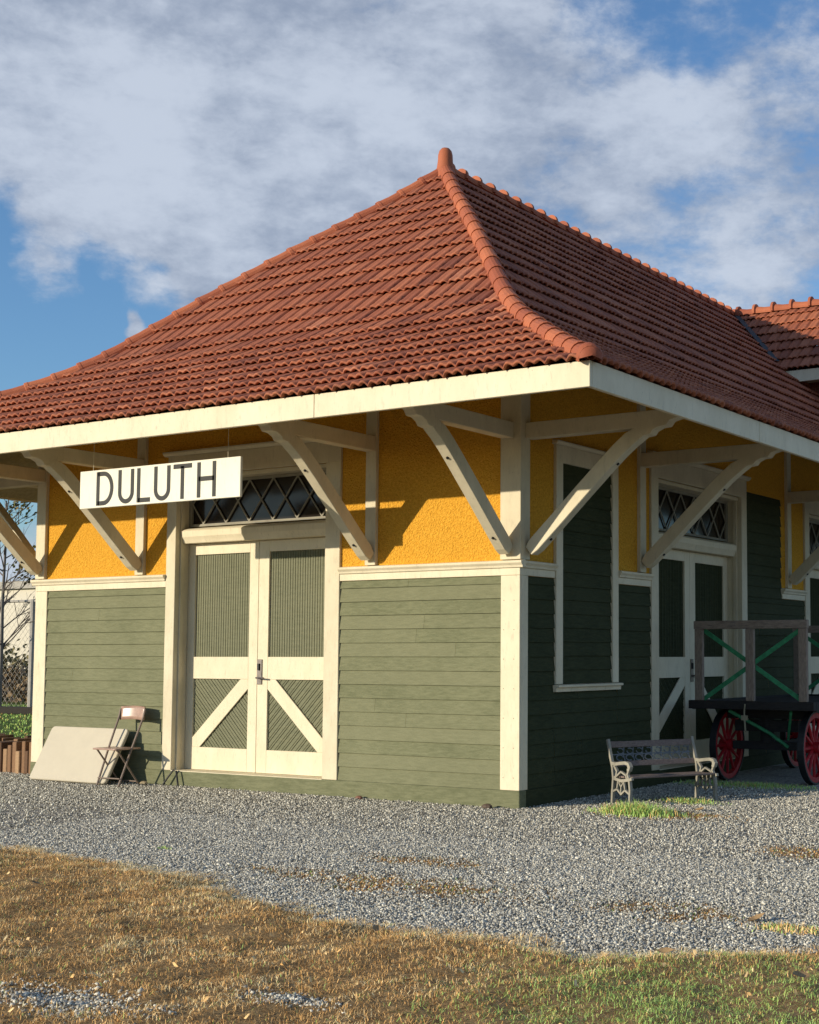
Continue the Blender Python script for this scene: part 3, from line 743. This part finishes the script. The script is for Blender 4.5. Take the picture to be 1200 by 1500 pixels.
def wheel(x, y, R_=.455):
    m = MB(); n = 40
    for r0, r1, w0 in ((R_-.022, R_, .042),):
        G = []
        for (r, dx) in ((r0, -w0), (r1, -w0), (r1, w0), (r0, w0), (r0, -w0)): G.append([(x+dx, y+r*math.cos(2*PI*k/n), R_+r*math.sin(2*PI*k/n)) for k in range(n+1)])
        m.grid(G)
    root = m.build('wheel', IRON, wg)
    m = MB(); r0, r1, w0 = R_-.085, R_-.0225, .032; G = []
    for (r, dx) in ((r0, -w0), (r1, -w0), (r1, w0), (r0, w0), (r0, -w0)): G.append([(x+dx, y+r*math.cos(2*PI*k/n), R_+r*math.sin(2*PI*k/n)) for k in range(n+1)])
    m.grid(G)
    for k in range(12):
        a = 2*PI*k/12; m.tube([(x, y+.07*math.cos(a), R_+.07*math.sin(a)), (x, y+(r0+.01)*math.cos(a), R_+(r0+.01)*math.sin(a))], .024, 6, r1=.018)
    m.tube([(x-.09, y, R_), (x+.09, y, R_)], .075, 16); m.build('spokes', RED, root)
for x in (-.56, .62):
    for y in (.5, LW-.5): wheel(x, y)
m = MB()
for y in (.5, LW-.5):
    m.box(-.46, .5, y-.05, y+.05, .41, .51); m.box(-.42, .44, y-.07, y+.07, .64, .78); m.box(-.55, .57, y-.06, y+.06, .80, .918); m.tube([(0, y, .5), (0, y, .8)], .09, 12)
m.box(-.04, .04, .55, LW-.55, .42, .50)
m.build('axle_gear', DECKW, wg)
m = MB(); m.tube([(-.35, .1, .91), (.1, .35, .62), (.3, .45, .45)], .022, 6); m.tube([(.5, .06, .91), (.3, .45, .55)], .018, 6); m.build('steering_rod', LATHG, wg)
m = MB(); m.box(-.10, -.02, -.09, -.061, .80, .86); m.tube([(-.05, -.08, 1.0), (-.06, -.085, .90), (-.055, -.085, .84)], .010, 6); m.tube([(-.055, -.085, .80), (-.045, -.085, .66)], .012, 6)
m.build('tow_link', simple('pale_tow_link', (.30, .26, .17)), wg)

# ------------------------------------------------------------ ground
def yb(x):
    xs = [-40, -12, -5, -2, .5, 1.4, 2.3, 3.4, 4.3, 4.9, 5.4, 7, 10, 40]; ys = [-5.6, -5.2, -4.9, -4.72, -4.9, -5.3, -5.5, -5.58, -5.72, -5.2, -4.75, -4.5, -4.3, -4.3]
    return np.interp(x, xs, ys)
def vnoise(x, y, sc, seed=0):
    """cheap value noise (vectorised)"""
    x = np.asarray(x)*sc+seed*17.3; y = np.asarray(y)*sc+seed*9.1
    xi = np.floor(x).astype(np.int64); yi = np.floor(y).astype(np.int64); fx = x-xi; fy = y-yi; fx = fx*fx*(3-2*fx); fy = fy*fy*(3-2*fy)
    def h(a, b): 
        n = (a*374761393+b*668265263+seed*1013) & 0x7fffffff; n = ((n ^ (n >> 13))*1274126177) & 0x7fffffff; return ((n ^ (n >> 16)) & 0xffff)/65535.
    return (h(xi, yi)*(1-fx)+h(xi+1, yi)*fx)*(1-fy)+(h(xi, yi+1)*(1-fx)+h(xi+1, yi+1)*fx)*fy
def fbm(x, y, sc, seed=0): return (vnoise(x, y, sc, seed)*.55+vnoise(x, y, sc*2.1, seed+1)*.3+vnoise(x, y, sc*4.3, seed+2)*.15)
def gz(x, y):
    """height of the worn turf in the foreground"""
    b = yb(x)+((fbm(x, y, 1.6, 3)-.5)*.5+(vnoise(x, y, 7, 91)-.5)*.16)
    t = np.clip((b-y)/.5, 0, 1); t = t*t*(3-2*t)
    return t*(.015+.06*fbm(x, y, .9, 5)+.035*vnoise(x, y, 3.5, 8)+.022*vnoise(x, y, 9, 13))
def f_soil(N, P):
    n = N.noise(P, 3, 6, .7); f = N.noise(P, 40, 4, .7)
    far = N.noise(P, .4, 4)
    c = N.mix(N.maprange(n, .35, .68), (.095, .062, .034), (.17, .115, .062))
    c = N.mix(N.maprange(f, .5, .75, 0, .6), c, (.05, .04, .022))
    return N.mix(N.maprange(far, .45, .6), c, (.085, .085, .035)), f, .02
m = MB(); S = 900
G = [[(x, y, -.012) for x in (-S, -30, -12, 12, 30, S)] for y in (-S, -20, -12, 3, 40, S)]
m.grid(G); setting(m.build('ground', mat('bare_soil', f_soil, .95, .1)))
# turf mound in the foreground
xs = np.arange(-12, 14.01, .05); ys = np.arange(-13, -3.99, .05)
X, Y = np.meshgrid(xs, ys); Z = gz(X, Y)-.008
V = np.stack([X, Y, Z], -1).reshape(-1, 3); nr, nc = X.shape; idx = np.arange(nr*nc).reshape(nr, nc)
F = np.stack([idx[:-1, :-1], idx[:-1, 1:], idx[1:, 1:], idx[1:, :-1]], -1).reshape(-1, 4)
setting(mk('turf_ground', V, F, mat('matted_turf_soil', lambda N, P: (N.mix(N.maprange(N.noise(P, 25, 5, .7), .35, .7), (.22, .135, .06), (.50, .33, .155)), N.noise(P, 60, 4, .7), .02), .95, .1), smooth=True))
# gravel yard sheet
PATCH = ((1.5, -3.5, .55, .22), (2.05, -4.5, .9, .35), (4.0, -4.4, .45, .28), (3.9, -1.5, .40, .30), (1.2, -4.4, .6, .16), (1.5, .3, .6, .3))
def f_gravel(N, P):
    v = N.new('ShaderNodeTexVoronoi'); N.put(v.inputs['Vector'], P); v.inputs['Scale'].default_value = 42
    cr = N.ramp(N.vmath('DOT_PRODUCT', v.outputs['Color'], (.5, .3, .2)), [(0, (.13, .12, .10)), (.4, (.33, .31, .27)), (.75, (.50, .475, .41)), (1, (.70, .66, .56))])
    n = N.noise(P, 1.1, 5, .6); f = N.noise(P, 90, 3, .7)
    c = N.mix(N.maprange(n, .58, .74, 0, .6), cr, (.17, .12, .075))
    pn = N.noise(P, 7, 5, .7); tot = None
    for px, py, rx, ry in PATCH:
        q = N.vmath('LENGTH', N.vmath('MULTIPLY', N.vmath('SUBTRACT', P, (px, py, 0)), (1/rx, 1/ry, 0)))
        tot = q if tot is None else N.math('MINIMUM', tot, q)
    c = N.mix(N.maprange(N.math('ADD', tot, N.math('MULTIPLY', pn, 1.6)), 1.5, 2.0, 1, 0), c, N.mix(f, (.16, .09, .05), (.34, .22, .13)))
    return c, N.math('SUBTRACT', f, N.math('MULTIPLY', v.outputs['Distance'], 1.2)), .012
m = MB(); xs2 = np.linspace(-45, 16, 123); top = [(x, 26 if x > -7.6 else .9) for x in xs2]
G = [[(float(x), float(yb(x))-.30, -.006) for x in xs2], [(float(x), -2.5, .0) for x in xs2], [(float(x), t[1] if True else 0, .0) for x, t in zip(xs2, top)]]
m.grid(G); setting(m.build('gravel_yard', mat('crushed_gravel', f_gravel, .9, .2)))
# lawn to the left, beyond the yard
m = MB(); m.grid([[(x, y, -.002) for x in (-120, -60, -30, -8)] for y in (1.4, 10, 30, 60)])
setting(m.build('lawn', mat('mown_lawn', lambda N, P: (N.mix(N.maprange(N.noise(P, 1.2, 6, .7), .35, .65), (.07, .11, .025), (.13, .15, .045)), N.noise(P, 30, 3), .05), .95, .1)))

# stones of the gravel (nobody could count them)
def stones(n, x0, x1, y0, y1, smin, smax, dens=None):
    x = RNG.uniform(x0, x1, n); y = RNG.uniform(y0, y1, n)
    ok = (y > yb(x)+((fbm(x, y, 1.6, 3)-.5)*.5+(vnoise(x, y, 7, 91)-.5)*.16)-.12) & ~((x < .03) & (y > -.04) & (x > WX-.05))
    # inside the view (with a margin)
    dx, dy = x-CAMP.x, y-CAMP.y; dep = dx*fw.x+dy*fw.y; lat = dx*rt.x+dy*rt.y
    ok &= (dep > 3) & (lat/dep > -.50) & (lat/dep < .25)
    if dens is not None: ok &= RNG.random(n) < dens(x, y)
    return x[ok], y[ok]
def dirt(x, y):
    """1 where dirt or dead turf shows through the gravel"""
    d = np.zeros_like(x)
    for px, py, rx, ry in PATCH:
        d = np.maximum(d, np.exp(-((x-px)/rx)**2-((y-py)/ry)**2))
    return np.clip(d*2.6*(fbm(x, y, 5, 9)-.12)*1.6, 0, 1)
def build_stones(parts):
    base = np.array([(1, 0, 0), (-1, 0, 0), (0, 1, 0), (0, -1, 0), (0, 0, 1), (0, 0, -1)], float)
    tri = np.array([(0, 2, 4), (2, 1, 4), (1, 3, 4), (3, 0, 4), (2, 0, 5), (1, 2, 5), (3, 1, 5), (0, 3, 5)])
    Vs, Fs, Ts = [], [], []; off = 0
    for x, y, smin, smax in parts:
        n = len(x); s = RNG.uniform(smin, smax, n)*RNG.choice([.7, 1, 1.25], n, p=[.4, .45, .15])
        v = base[None]*RNG.uniform(.55, 1.15, (n, 6, 1))+RNG.normal(0, .18, (n, 6, 3)); v[:, :, 2] *= .75
        a = RNG.uniform(0, 2*PI, n); ca, sa = np.cos(a)[:, None], np.sin(a)[:, None]
        b = RNG.normal(0, .5, n); cb2, sb2 = np.cos(b)[:, None], np.sin(b)[:, None]
        X_ = v[:, :, 0]*ca-v[:, :, 1]*sa; Y_ = v[:, :, 0]*sa+v[:, :, 1]*ca; Z_ = v[:, :, 2]
        X_, Z_ = X_*cb2-Z_*sb2, X_*sb2+Z_*cb2
        P_ = np.stack([X_, Y_, Z_], -1)*s[:, None, None]/2; P_[:, :, 0] += x[:, None]; P_[:, :, 1] += y[:, None]; P_[:, :, 2] += (s*.22+RNG.random(n)*.006)[:, None]+gz(x, y)[:, None]*.8
        Vs.append(P_.reshape(-1, 3)); Fs.append((off+np.arange(n)[:, None, None]*6+tri[None]).reshape(-1, 3)); Ts.append(np.repeat(np.clip(RNG.normal(.5, .24, n), 0, 1), 8)); off += n*6
    return np.concatenate(Vs), np.concatenate(Fs), np.concatenate(Ts)
nd_ = lambda x, y: 1-.85*dirt(x, y)
P1 = stones(420000, -3, 9, -6.2, -2.2, 0, 0, nd_); P2 = stones(200000, -10, 8, -2.2, 3.5, 0, 0, nd_); P3 = stones(40000, -18, -2, -5, -.0, 0, 0, nd_)
# a little gravel showing through the turf, low left
xg = RNG.normal(2.78, .27, 1500); yg = RNG.normal(-7.98, .10, 1500); xh = RNG.normal(3.68, .14, 420); yh = RNG.normal(-7.45, .05, 420)
V, F, T = build_stones([(*P1, .011, .025), (*P2, .014, .028), (*P3, .020, .034), (xg, yg, .014, .028), (xh, yh, .014, .026)])
def f_stone(N, P):
    a = attr(N).outputs['Fac']; n = N.noise(P, 80, 3, .7)
    c = N.ramp(a, [(0, (.10, .092, .078)), (.3, (.32, .30, .25)), (.6, (.56, .53, .445)), (.85, (.80, .75, .62)), (1, (.92, .87, .73))])
    return N.mix(N.maprange(n, .5, .8, 0, .4), c, (.17, .155, .13)), None, 0
tag(mk('gravel', V, F, mat('crushed_stone', f_stone, .85, .2), None, T), 'loose grey and white crushed gravel covering the yard', 'gravel', kind='stuff')

# grass blades
def blades(x, y, z, h, w, lean, tone, curl=.5):
    n = len(x); a = RNG.uniform(0, 2*PI, n); b = RNG.uniform(0, 2*PI, n)
    dx, dy = np.cos(a)*w/2, np.sin(a)*w/2; lx, ly = np.cos(b)*lean, np.sin(b)*lean
    hm = h*.55
    P_ = np.zeros((n, 5, 3))
    P_[:, 0] = np.stack([x-dx, y-dy, z-.005], -1); P_[:, 1] = np.stack([x+dx, y+dy, z-.005], -1)
    P_[:, 2] = np.stack([x+dx*.8+lx*h*.35, y+dy*.8+ly*h*.35, z+hm], -1); P_[:, 3] = np.stack([x-dx*.8+lx*h*.35, y-dy*.8+ly*h*.35, z+hm], -1)
    P_[:, 4] = np.stack([x+lx*h*1.15, y+ly*h*1.15, z+h*np.clip(1.05-lean*.5, .25, 1)], -1)
    i = np.arange(n)[:, None]*5
    F_ = np.concatenate([i+np.array([[0, 1, 2]]), i+np.array([[0, 2, 3]]), i+np.array([[3, 2, 4]])], 1).reshape(-1, 3)
    return P_.reshape(-1, 3), F_, np.repeat(tone, 3)
def in_view(x, y, m=.0):
    dx, dy = x-CAMP.x, y-CAMP.y; dep = dx*fw.x+dy*fw.y; lat = dx*rt.x+dy*rt.y
    return (dep > 3.6) & (lat/dep > -.52) & (lat/dep < .27)
n = 900000
x = RNG.uniform(-9, 9, n); y = RNG.uniform(-11.0, -4.0, n)
edge = yb(x)+((fbm(x, y, 1.6, 3)-.5)*.5+(vnoise(x, y, 7, 91)-.5)*.16)
m_ = in_view(x, y) & (y < edge+.06*RNG.random(n)) & (RNG.random(n) < .12+1.15*fbm(x, y, 4.5, 21)*(.4+.9*vnoise(x, y, 13, 61)))
holes = np.exp(-((x-2.75)/.36)**2-((y+7.98)/.13)**2)+np.exp(-((x-3.68)/.2)**2-((y+7.45)/.07)**2)+.8*np.exp(-((x-2.2)/.25)**2-((y+6.4)/.10)**2)
m_ &= RNG.random(n) > holes*1.1
x, y, edge = x[m_], y[m_], edge[m_]; n = len(x)
rim = np.exp(-((edge-y)/.32)**2)
_dx, _dy = x-8.04, y+12.25; _dep = -.509*_dx+.861*_dy; _lat = .861*_dx+.509*_dy
gm = 1.4/(1+np.exp(-(_lat+.45)*3.5))/(1+np.exp(-(6.95-_dep)*4))            # greener low right
gm = np.clip(gm+(fbm(x, y, 1.3, 31)-.60)*.9, .04, .97)*(1-rim*.8)
green = RNG.random(n) < gm*.92
tone = np.where(green, RNG.uniform(.66, 1.0, n), np.clip(RNG.normal(.27, .15, n)+rim*.27, 0, .60))
cl = fbm(x, y, 6, 41); h = RNG.uniform(.008, .030, n)*(.5+1.0*cl)*(1+rim*1.1)*np.where(green, 1.1, 1)
lean = np.clip(np.abs(RNG.normal(1.5, 1.2, n)), 0, 3.6)
tone = np.where(green, tone, np.clip(tone+.03+(fbm(x, y, 2.6, 51)-.5)*.62+(vnoise(x, y, 11, 71)-.5)*.34, 0, .6))
V1, F1, T1 = blades(x, y, gz(x, y)-.006, h, RNG.uniform(.0020, .0044, n), lean, tone)
_n = 380; _x = RNG.uniform(-4, 8, _n); _y = RNG.uniform(-8.6, -4.9, _n); _k = in_view(_x, _y) & (_y < yb(_x)-.1); _x, _y = _x[_k], _y[_k]; _n = len(_x)
Vc, Fc, Tc = blades(_x, _y, gz(_x, _y)+.006, RNG.uniform(.012, .030, _n), RNG.uniform(.010, .022, _n), RNG.uniform(1.5, 3, _n), RNG.uniform(.30, .55, _n))
F1 = np.concatenate([F1, Fc+len(V1)]); V1 = np.concatenate([V1, Vc]); T1 = np.concatenate([T1, Tc])
# sparse tufts in the gravel patches
n = 260000; x = RNG.uniform(-3, 7, n); y = RNG.uniform(-5.4, 1.2, n); dm = dirt(x, y)
m_ = in_view(x, y) & (RNG.random(n) < dm*.55); x, y = x[m_], y[m_]; n = len(x)
V2, F2, T2 = blades(x, y, np.zeros(n), RNG.uniform(.01, .028, n), RNG.uniform(.004, .007, n), RNG.uniform(.6, 2.4, n), np.where(RNG.random(n) < .12, .8, np.clip(RNG.normal(.22, .15, n), 0, .5)))
def f_grass(N, P):
    a = attr(N).outputs['Fac']
    return N.ramp(a, [(0, (.34, .22, .10)), (.2, (.70, .40, .145)), (.4, (.93, .58, .235)), (.6, (.97, .80, .45)), (.65, (.48, .45, .15)), (.82, (.30, .50, .12)), (1, (.56, .74, .24))]), None, 0
GRASS = mat('grass_blades', f_grass, .75, .15)
tag(mk('dry_grass', np.concatenate([V1, V2]), np.concatenate([F1, F2+len(V1)]), GRASS, None, np.concatenate([T1, T2])), 'short brown dead turf turning green toward the lower right', 'grass', kind='stuff')
# lawn blades beyond, left
n = 30000; x = RNG.uniform(-32, -8, n); y = RNG.uniform(1.6, 17, n); m_ = in_view(x, y); x, y = x[m_], y[m_]; n = len(x)
V, F, T = blades(x, y, np.zeros(n), RNG.uniform(.03, .06, n), RNG.uniform(.015, .025, n), RNG.uniform(.2, 1., n), np.where(RNG.random(n) < .92, RNG.uniform(.72, .9, n), .3))
tag(mk('lawn_grass', V, F, GRASS, None, T), 'short green grass on the strip beyond the bricks', 'grass', kind='stuff')
# weed tufts by the bench
def tuft(name, label, cx, cy, rx, ry, n, hmax, g=1., group=None):
    r = np.sqrt(RNG.random(n)); a = RNG.uniform(0, 2*PI, n); x = RNG.normal(0, .5, n)*rx; y = RNG.normal(0, .5, n)*ry
    hh = RNG.uniform(.35, 1, n)*hmax*np.exp(-(x/rx)**2-(y/ry)**2)**.5
    V, F, T = blades(x, y, np.zeros(n), hh, RNG.uniform(.005, .010, n), RNG.uniform(.1, .9, n), np.where(RNG.random(n) < g, RNG.uniform(.7, 1, n), RNG.uniform(.2, .6, n)))
    o = mk(name, V, F, GRASS, None, T); o.location = (cx, cy, 0); return tag(o, label, 'weeds', group)
tuft('weed_clump', 'bright green weed clump in front of the bench left end', 1.30, .18, .42, .22, 1500, .19, .85)
tuft('weed_clump', 'low dark green weeds under the right end of the bench', 1.25, 1.45, .40, .22, 600, .09, .8)
tuft('weed_clump', 'long patch of low grass in the shade under the wagon', 1.0, 3.5, 1.1, .35, 1500, .09, .9)
tuft('weed_clump', 'tiny green sprout alone on the gravel left of centre', -.83, -4.05, .09, .05, 60, .05, 1)
tuft('weed_clump', 'thin straw tuft at the right edge of the gravel', 4.9, -4.6, .25, .12, 350, .08, .3)

# fallen leaves, a stone, debris
LEAF = simple('dead_leaf', (.42, .27, .13), .8, .5, 30)
def leaf(label, x, y, rz, s=.07):
    m = MB(); G = []
    for i in range(7):
        v = i/6; w_ = math.sin(PI*min(1, v*.95+.04))**.8*.32; G.append([(s*(v-.5), s*w_*k, s*(.10+.28*(v-.5)**2*2+.22*abs(k)*w_*2)) for k in (-1, -.5, 0, .5, 1)])
    m.grid(G); o = m.build('fallen_leaf', LEAF, None, smooth=True); o.location = (x, y, float(gz(np.array(x), np.array(y)))+.012); o.rotation_euler = (random.uniform(-.4, .4), random.uniform(-.4, .4), rz)
    return tag(o, label, 'leaf', 'dead leaves lying on the turf')
leaf('curled tan leaf standing up at the right gravel edge', 4.64, -4.45, .9, .12); leaf('pale dead leaf on green turf near the right foreground', 4.78, -5.92, .3, .085)
leaf('tan dead leaf nearest the lower right corner', 5.55, -6.05, 1.1, .10); leaf('small dead leaf on brown turf below the central gravel edge', 2.95, -5.95, 2.0, .08)
leaf('dead leaf on the turf right of centre, beside the dirt patch', 3.95, -5.75, 2.6, .07); leaf('light dead leaf in the dry turf at far left', .2, -6.1, .2, .07)
leaf('dead brown leaf on the gravel in front of the bench right foot', 1.75, .72, .4, .10)
leaf('dead leaf on brown turf low in the middle', 4.0, -7.0, 1.3, .06)
ROCK = simple('tan_field_stone', (.45, .36, .22), .9, .4, 14, .01)
def rock(label, x, y, s, mt=ROCK, cat='stone'):
    bm_ = MB(); G = []
    for i in range(7):
        a = PI*i/6; G.append([(s*math.sin(a)*math.cos(2*PI*k/9)*(1+.15*math.sin(k*2.3+i)) if k < 9 else s*math.sin(a)*(1+.15*math.sin(i)), s*.8*math.sin(a)*math.sin(2*PI*(k % 9)/9), s*.6*math.cos(a)+s*.35) for k in range(10)])
    bm_.grid(G); o = bm_.build('stone', mt, None); o.location = (x, y, 0); return tag(o, label, cat)
rock('tan stone on the gravel beside the folding chair', -5.40, -.17, .06)
rock('dark brown stone at the foot of the depot corner', -.28, -.16, .06, simple('dark_stone', (.10, .07, .05)))
rock('small reddish stone against the green skirt right of the door', -2.05, -.10, .045, simple('reddish_stone', (.2, .09, .06)))
# thin bent black tube by the door
m = MB(); m.tube([(0, -.02, 0), (.10, -.01, .12), (.17, 0, .20), (.22, 0, .19), (.27, -.01, .0)], .012, 6)
o = m.build('bent_black_tube', IRON); o.location = (-5.15, -.09, 0); tag(o, 'thin bent black tube leaning at the door sill', 'wire')

# ------------------------------------------------------------ background at left
def f_bp(N, P):
    a = attr(N).outputs['Fac']; n = N.noise(P, 22, 5, .7)
    c = N.ramp(a, [(0, (.12, .07, .045)), (.5, (.24, .14, .08)), (1, (.40, .26, .15))])
    return N.mix(N.maprange(n, .5, .8, 0, .5), c, (.14, .10, .07)), n, .006
m = MB(); xx = -14.0
while xx < -7.95:
    w_ = random.uniform(.085, .11)
    for j, (ya, yb_) in enumerate(((.12, .42), (.44, .74), (.76, 1.06), (1.08, 1.38))):
        hgt = random.uniform(.28, .44)+.0*j; m.box(xx, xx+w_-.014, ya+random.uniform(0, .03), yb_, 0, hgt, random.random())
    xx += w_
tag(m.build('brick_stack', mat('old_paver_brick', f_bp, .9, .1), None, bevel=.008), 'low row of reddish brown bricks stacked on end left of the depot', 'bricks')
m = MB(); m.box(-34, -19, 12.4, 12.65, 0, .20); tag(m.build('railroad_tie', simple('creosoted_timber', (.03, .025, .02), .9), bevel=.02), 'long dark timber tie edging the lawn before the fence', 'timber')
# fence
fe = thing('chain_link_fence', 'tall grey chain link fence behind the lawn', 'fence', (-27, 15.6, 0))
FH = 3.25
for x in (-18, -12, -6, -.95, 6, 12):
    m = MB(); m.tube([(x, 0, 0), (x, 0, FH+.05)], .09 if x == -.95 else .045, 8); m.build('post', simple('galvanised_steel', (.42, .39, .35), .8), fe)
m = MB(); m.tube([(-18, 0, FH), (12, 0, FH)], .04, 6); m.build('top_rail', bpy.data.materials['galvanised_steel'], fe)
m = MB(); s = .0
for k in np.arange(-18, 12, .22):
    for sg_ in (1, -1):
        a = (k, 0, 0); b = (k+sg_*FH, 0, FH)
        m.ribbon([(a[0], a[2]+.02), (b[0], b[2])], .005, lambda p, q, d: (p, d, q), -.002*sg_, .002*sg_+.002)
tag(m.build('wire_mesh', bpy.data.materials['galvanised_steel'], fe), 'fine diamond wire mesh')
# warehouse
wh = thing('warehouse', 'long pale beige flat roofed building far beyond the fence', 'building', (-75, 48, 0))
m = MB(); m.box(-45, 25, 0, 20, 0, 6.0); m.build('wall', simple('pale_render', (.62, .57, .47), .9, .1, .3), wh)
m = MB(); m.box(-45.3, 25.3, -.3, 20.3, 6.001, 6.5); m.build('roof', simple('beige_parapet', (.42, .39, .34), .9), wh)
m = MB()
for i in range(-42, 24, 6): m.box(i, i+2.2, -.02, .05, .1, 3.0)
m.build('loading_door', simple('grey_roller_door', (.25, .25, .25)), wh)
# leafy and bare vegetation
BARK = simple('grey_bark', (.16, .13, .11), .9, .3, 20)
def leafmat(name, c0, c1): return mat(name, lambda N, P: (N.mix(attr(N).outputs['Fac'], c0, c1), None, 0), .8, .1)
LG = leafmat('olive_brush_leaf', (.10, .10, .045), (.24, .20, .10)); LO = leafmat('autumn_leaf', (.20, .13, .04), (.12, .13, .035)); LB = leafmat('brown_brush_leaf', (.16, .11, .06), (.30, .21, .12))
def leafcloud(m, cs, n, s):
    for _ in range(n):
        c = random.choice(cs); p = Vector([random.gauss(0, .45)*c[3+k] + c[k] for k in range(3)])
        if p.z < .05: p.z = random.uniform(.05, .3)
        a = Vector((random.gauss(0, 1), random.gauss(0, 1), random.gauss(0, 1))).normalized(); b = a.orthogonal().normalized(); q = a.cross(b)*.6
        m.add([p-b*s, p+q*s, p+b*s, p-q*s], [(0, 1, 2, 3)], random.random())
def branch(m, p, d, L, r, depth, ends):
    pts = [p]; q = p.copy(); dd = d.copy()
    for i in range(4):
        dd = (dd+Vector((random.gauss(0, .10), random.gauss(0, .10), random.gauss(.03, .06)))).normalized(); q = q+dd*L/4; pts.append(q.copy())
    m.tube(pts, r, 5, r1=r*.55); ends.append(q.copy())
    if depth > 0:
        for k in range(3 if depth > 1 else 4):
            t = random.uniform(.3, 1); i = min(3, int(t*4)); b = pts[i].lerp(pts[i+1], t*4-i if t < 1 else 1)
            nd = (dd+Vector((random.gauss(0, .6), random.gauss(0, .6), random.gauss(.15, .35)))).normalized(); branch(m, b, nd, L*.62, r*.5, depth-1, ends)
tr = thing('bare_tree', 'slender young tree with bare branches left of the depot', 'tree', (-28.6, 15.0, 0))
m = MB(); ends = []
trunk = [Vector((0, 0, 0)), Vector((.02, 0, 1.6)), Vector((.0, 0, 3.2)), Vector((.06, 0, 4.8)), Vector((.03, 0, 6.3))]
m.tube(trunk, .07, 7, r1=.025)
m.build('trunk', simple('pale_grey_bark', (.20, .18, .16), .9, .3, 20), tr)
m = MB()
for k in range(26):
    z = random.uniform(1.7, 6.1); a = random.uniform(0, 2*PI); branch(m, Vector((.02, 0, z)), Vector((math.cos(a), math.sin(a), random.uniform(.5, 1.2))).normalized(), random.uniform(.9, 1.6)*(1.15-z/9), .022, 2, ends)
m.build('branches', BARK, tr)
m = MB()
for e_ in ends:
    if e_.x > .3 and e_.z > 2.8 and random.random() < .5: leafcloud(m, [(*e_, .22, .22, .2)], 5, .07)
m.build('leaves', LO, tr)
def shrub(label, x, y, w_, h_, n, mt, s=.10):
    t = thing('shrub', label, 'shrub', (x, y, 0), group='brush along the fence'); m = MB()
    for k in range(9): m.tube([(random.gauss(0, w_*.1), 0, 0), (random.gauss(0, w_*.3), random.gauss(0, .4), h_*random.uniform(.6, .95))], .03, 5, r1=.012)
    m.build('stems', BARK, t); m = MB()
    cs = [(random.uniform(-w_/2, w_/2), random.uniform(-.8, .8), random.uniform(.15, .75)*h_, w_*.25, .7, h_*.28) for _ in range(9)]; leafcloud(m, cs, n, s); m.build('foliage', mt, t)
shrub('olive brush behind the fence at the left edge of view', -36.2, 20.5, 4.0, 1.9, 1500, LG)
shrub('dark olive brush behind the fence right of the bare trunk', -33.2, 20.3, 2.4, 1.6, 1000, LG)
shrub('brown dry brush behind the fence nearest the depot wall', -33.2, 19.0, 3.0, 1.5, 1200, LB)
shrub('low brown brush in front of the warehouse, left edge', -37.5, 18.0, 3.6, 1.3, 1100, LB)
tr2 = thing('autumn_tree', 'thin tree with sparse orange and olive leaves behind the bare one', 'tree', (-36.5, 25, 0))
m = MB(); ends = []; m.tube([(0, 0, 0), (.1, 0, 3), (.05, 0, 6.5)], .11, 7, r1=.04); m.build('trunk', BARK, tr2); m = MB()
for k in range(22):
    z = random.uniform(2.2, 6.4); a = random.uniform(0, 2*PI); branch(m, Vector((.05, 0, z)), Vector((math.cos(a), math.sin(a), .7)).normalized(), random.uniform(1.2, 2.0), .03, 2, ends)
m.build('branches', BARK, tr2); m = MB()
for e_ in ends:
    if random.random() < .35: leafcloud(m, [(*e_, .3, .3, .25)], 5, .09)
m.build('crown', LO, tr2)
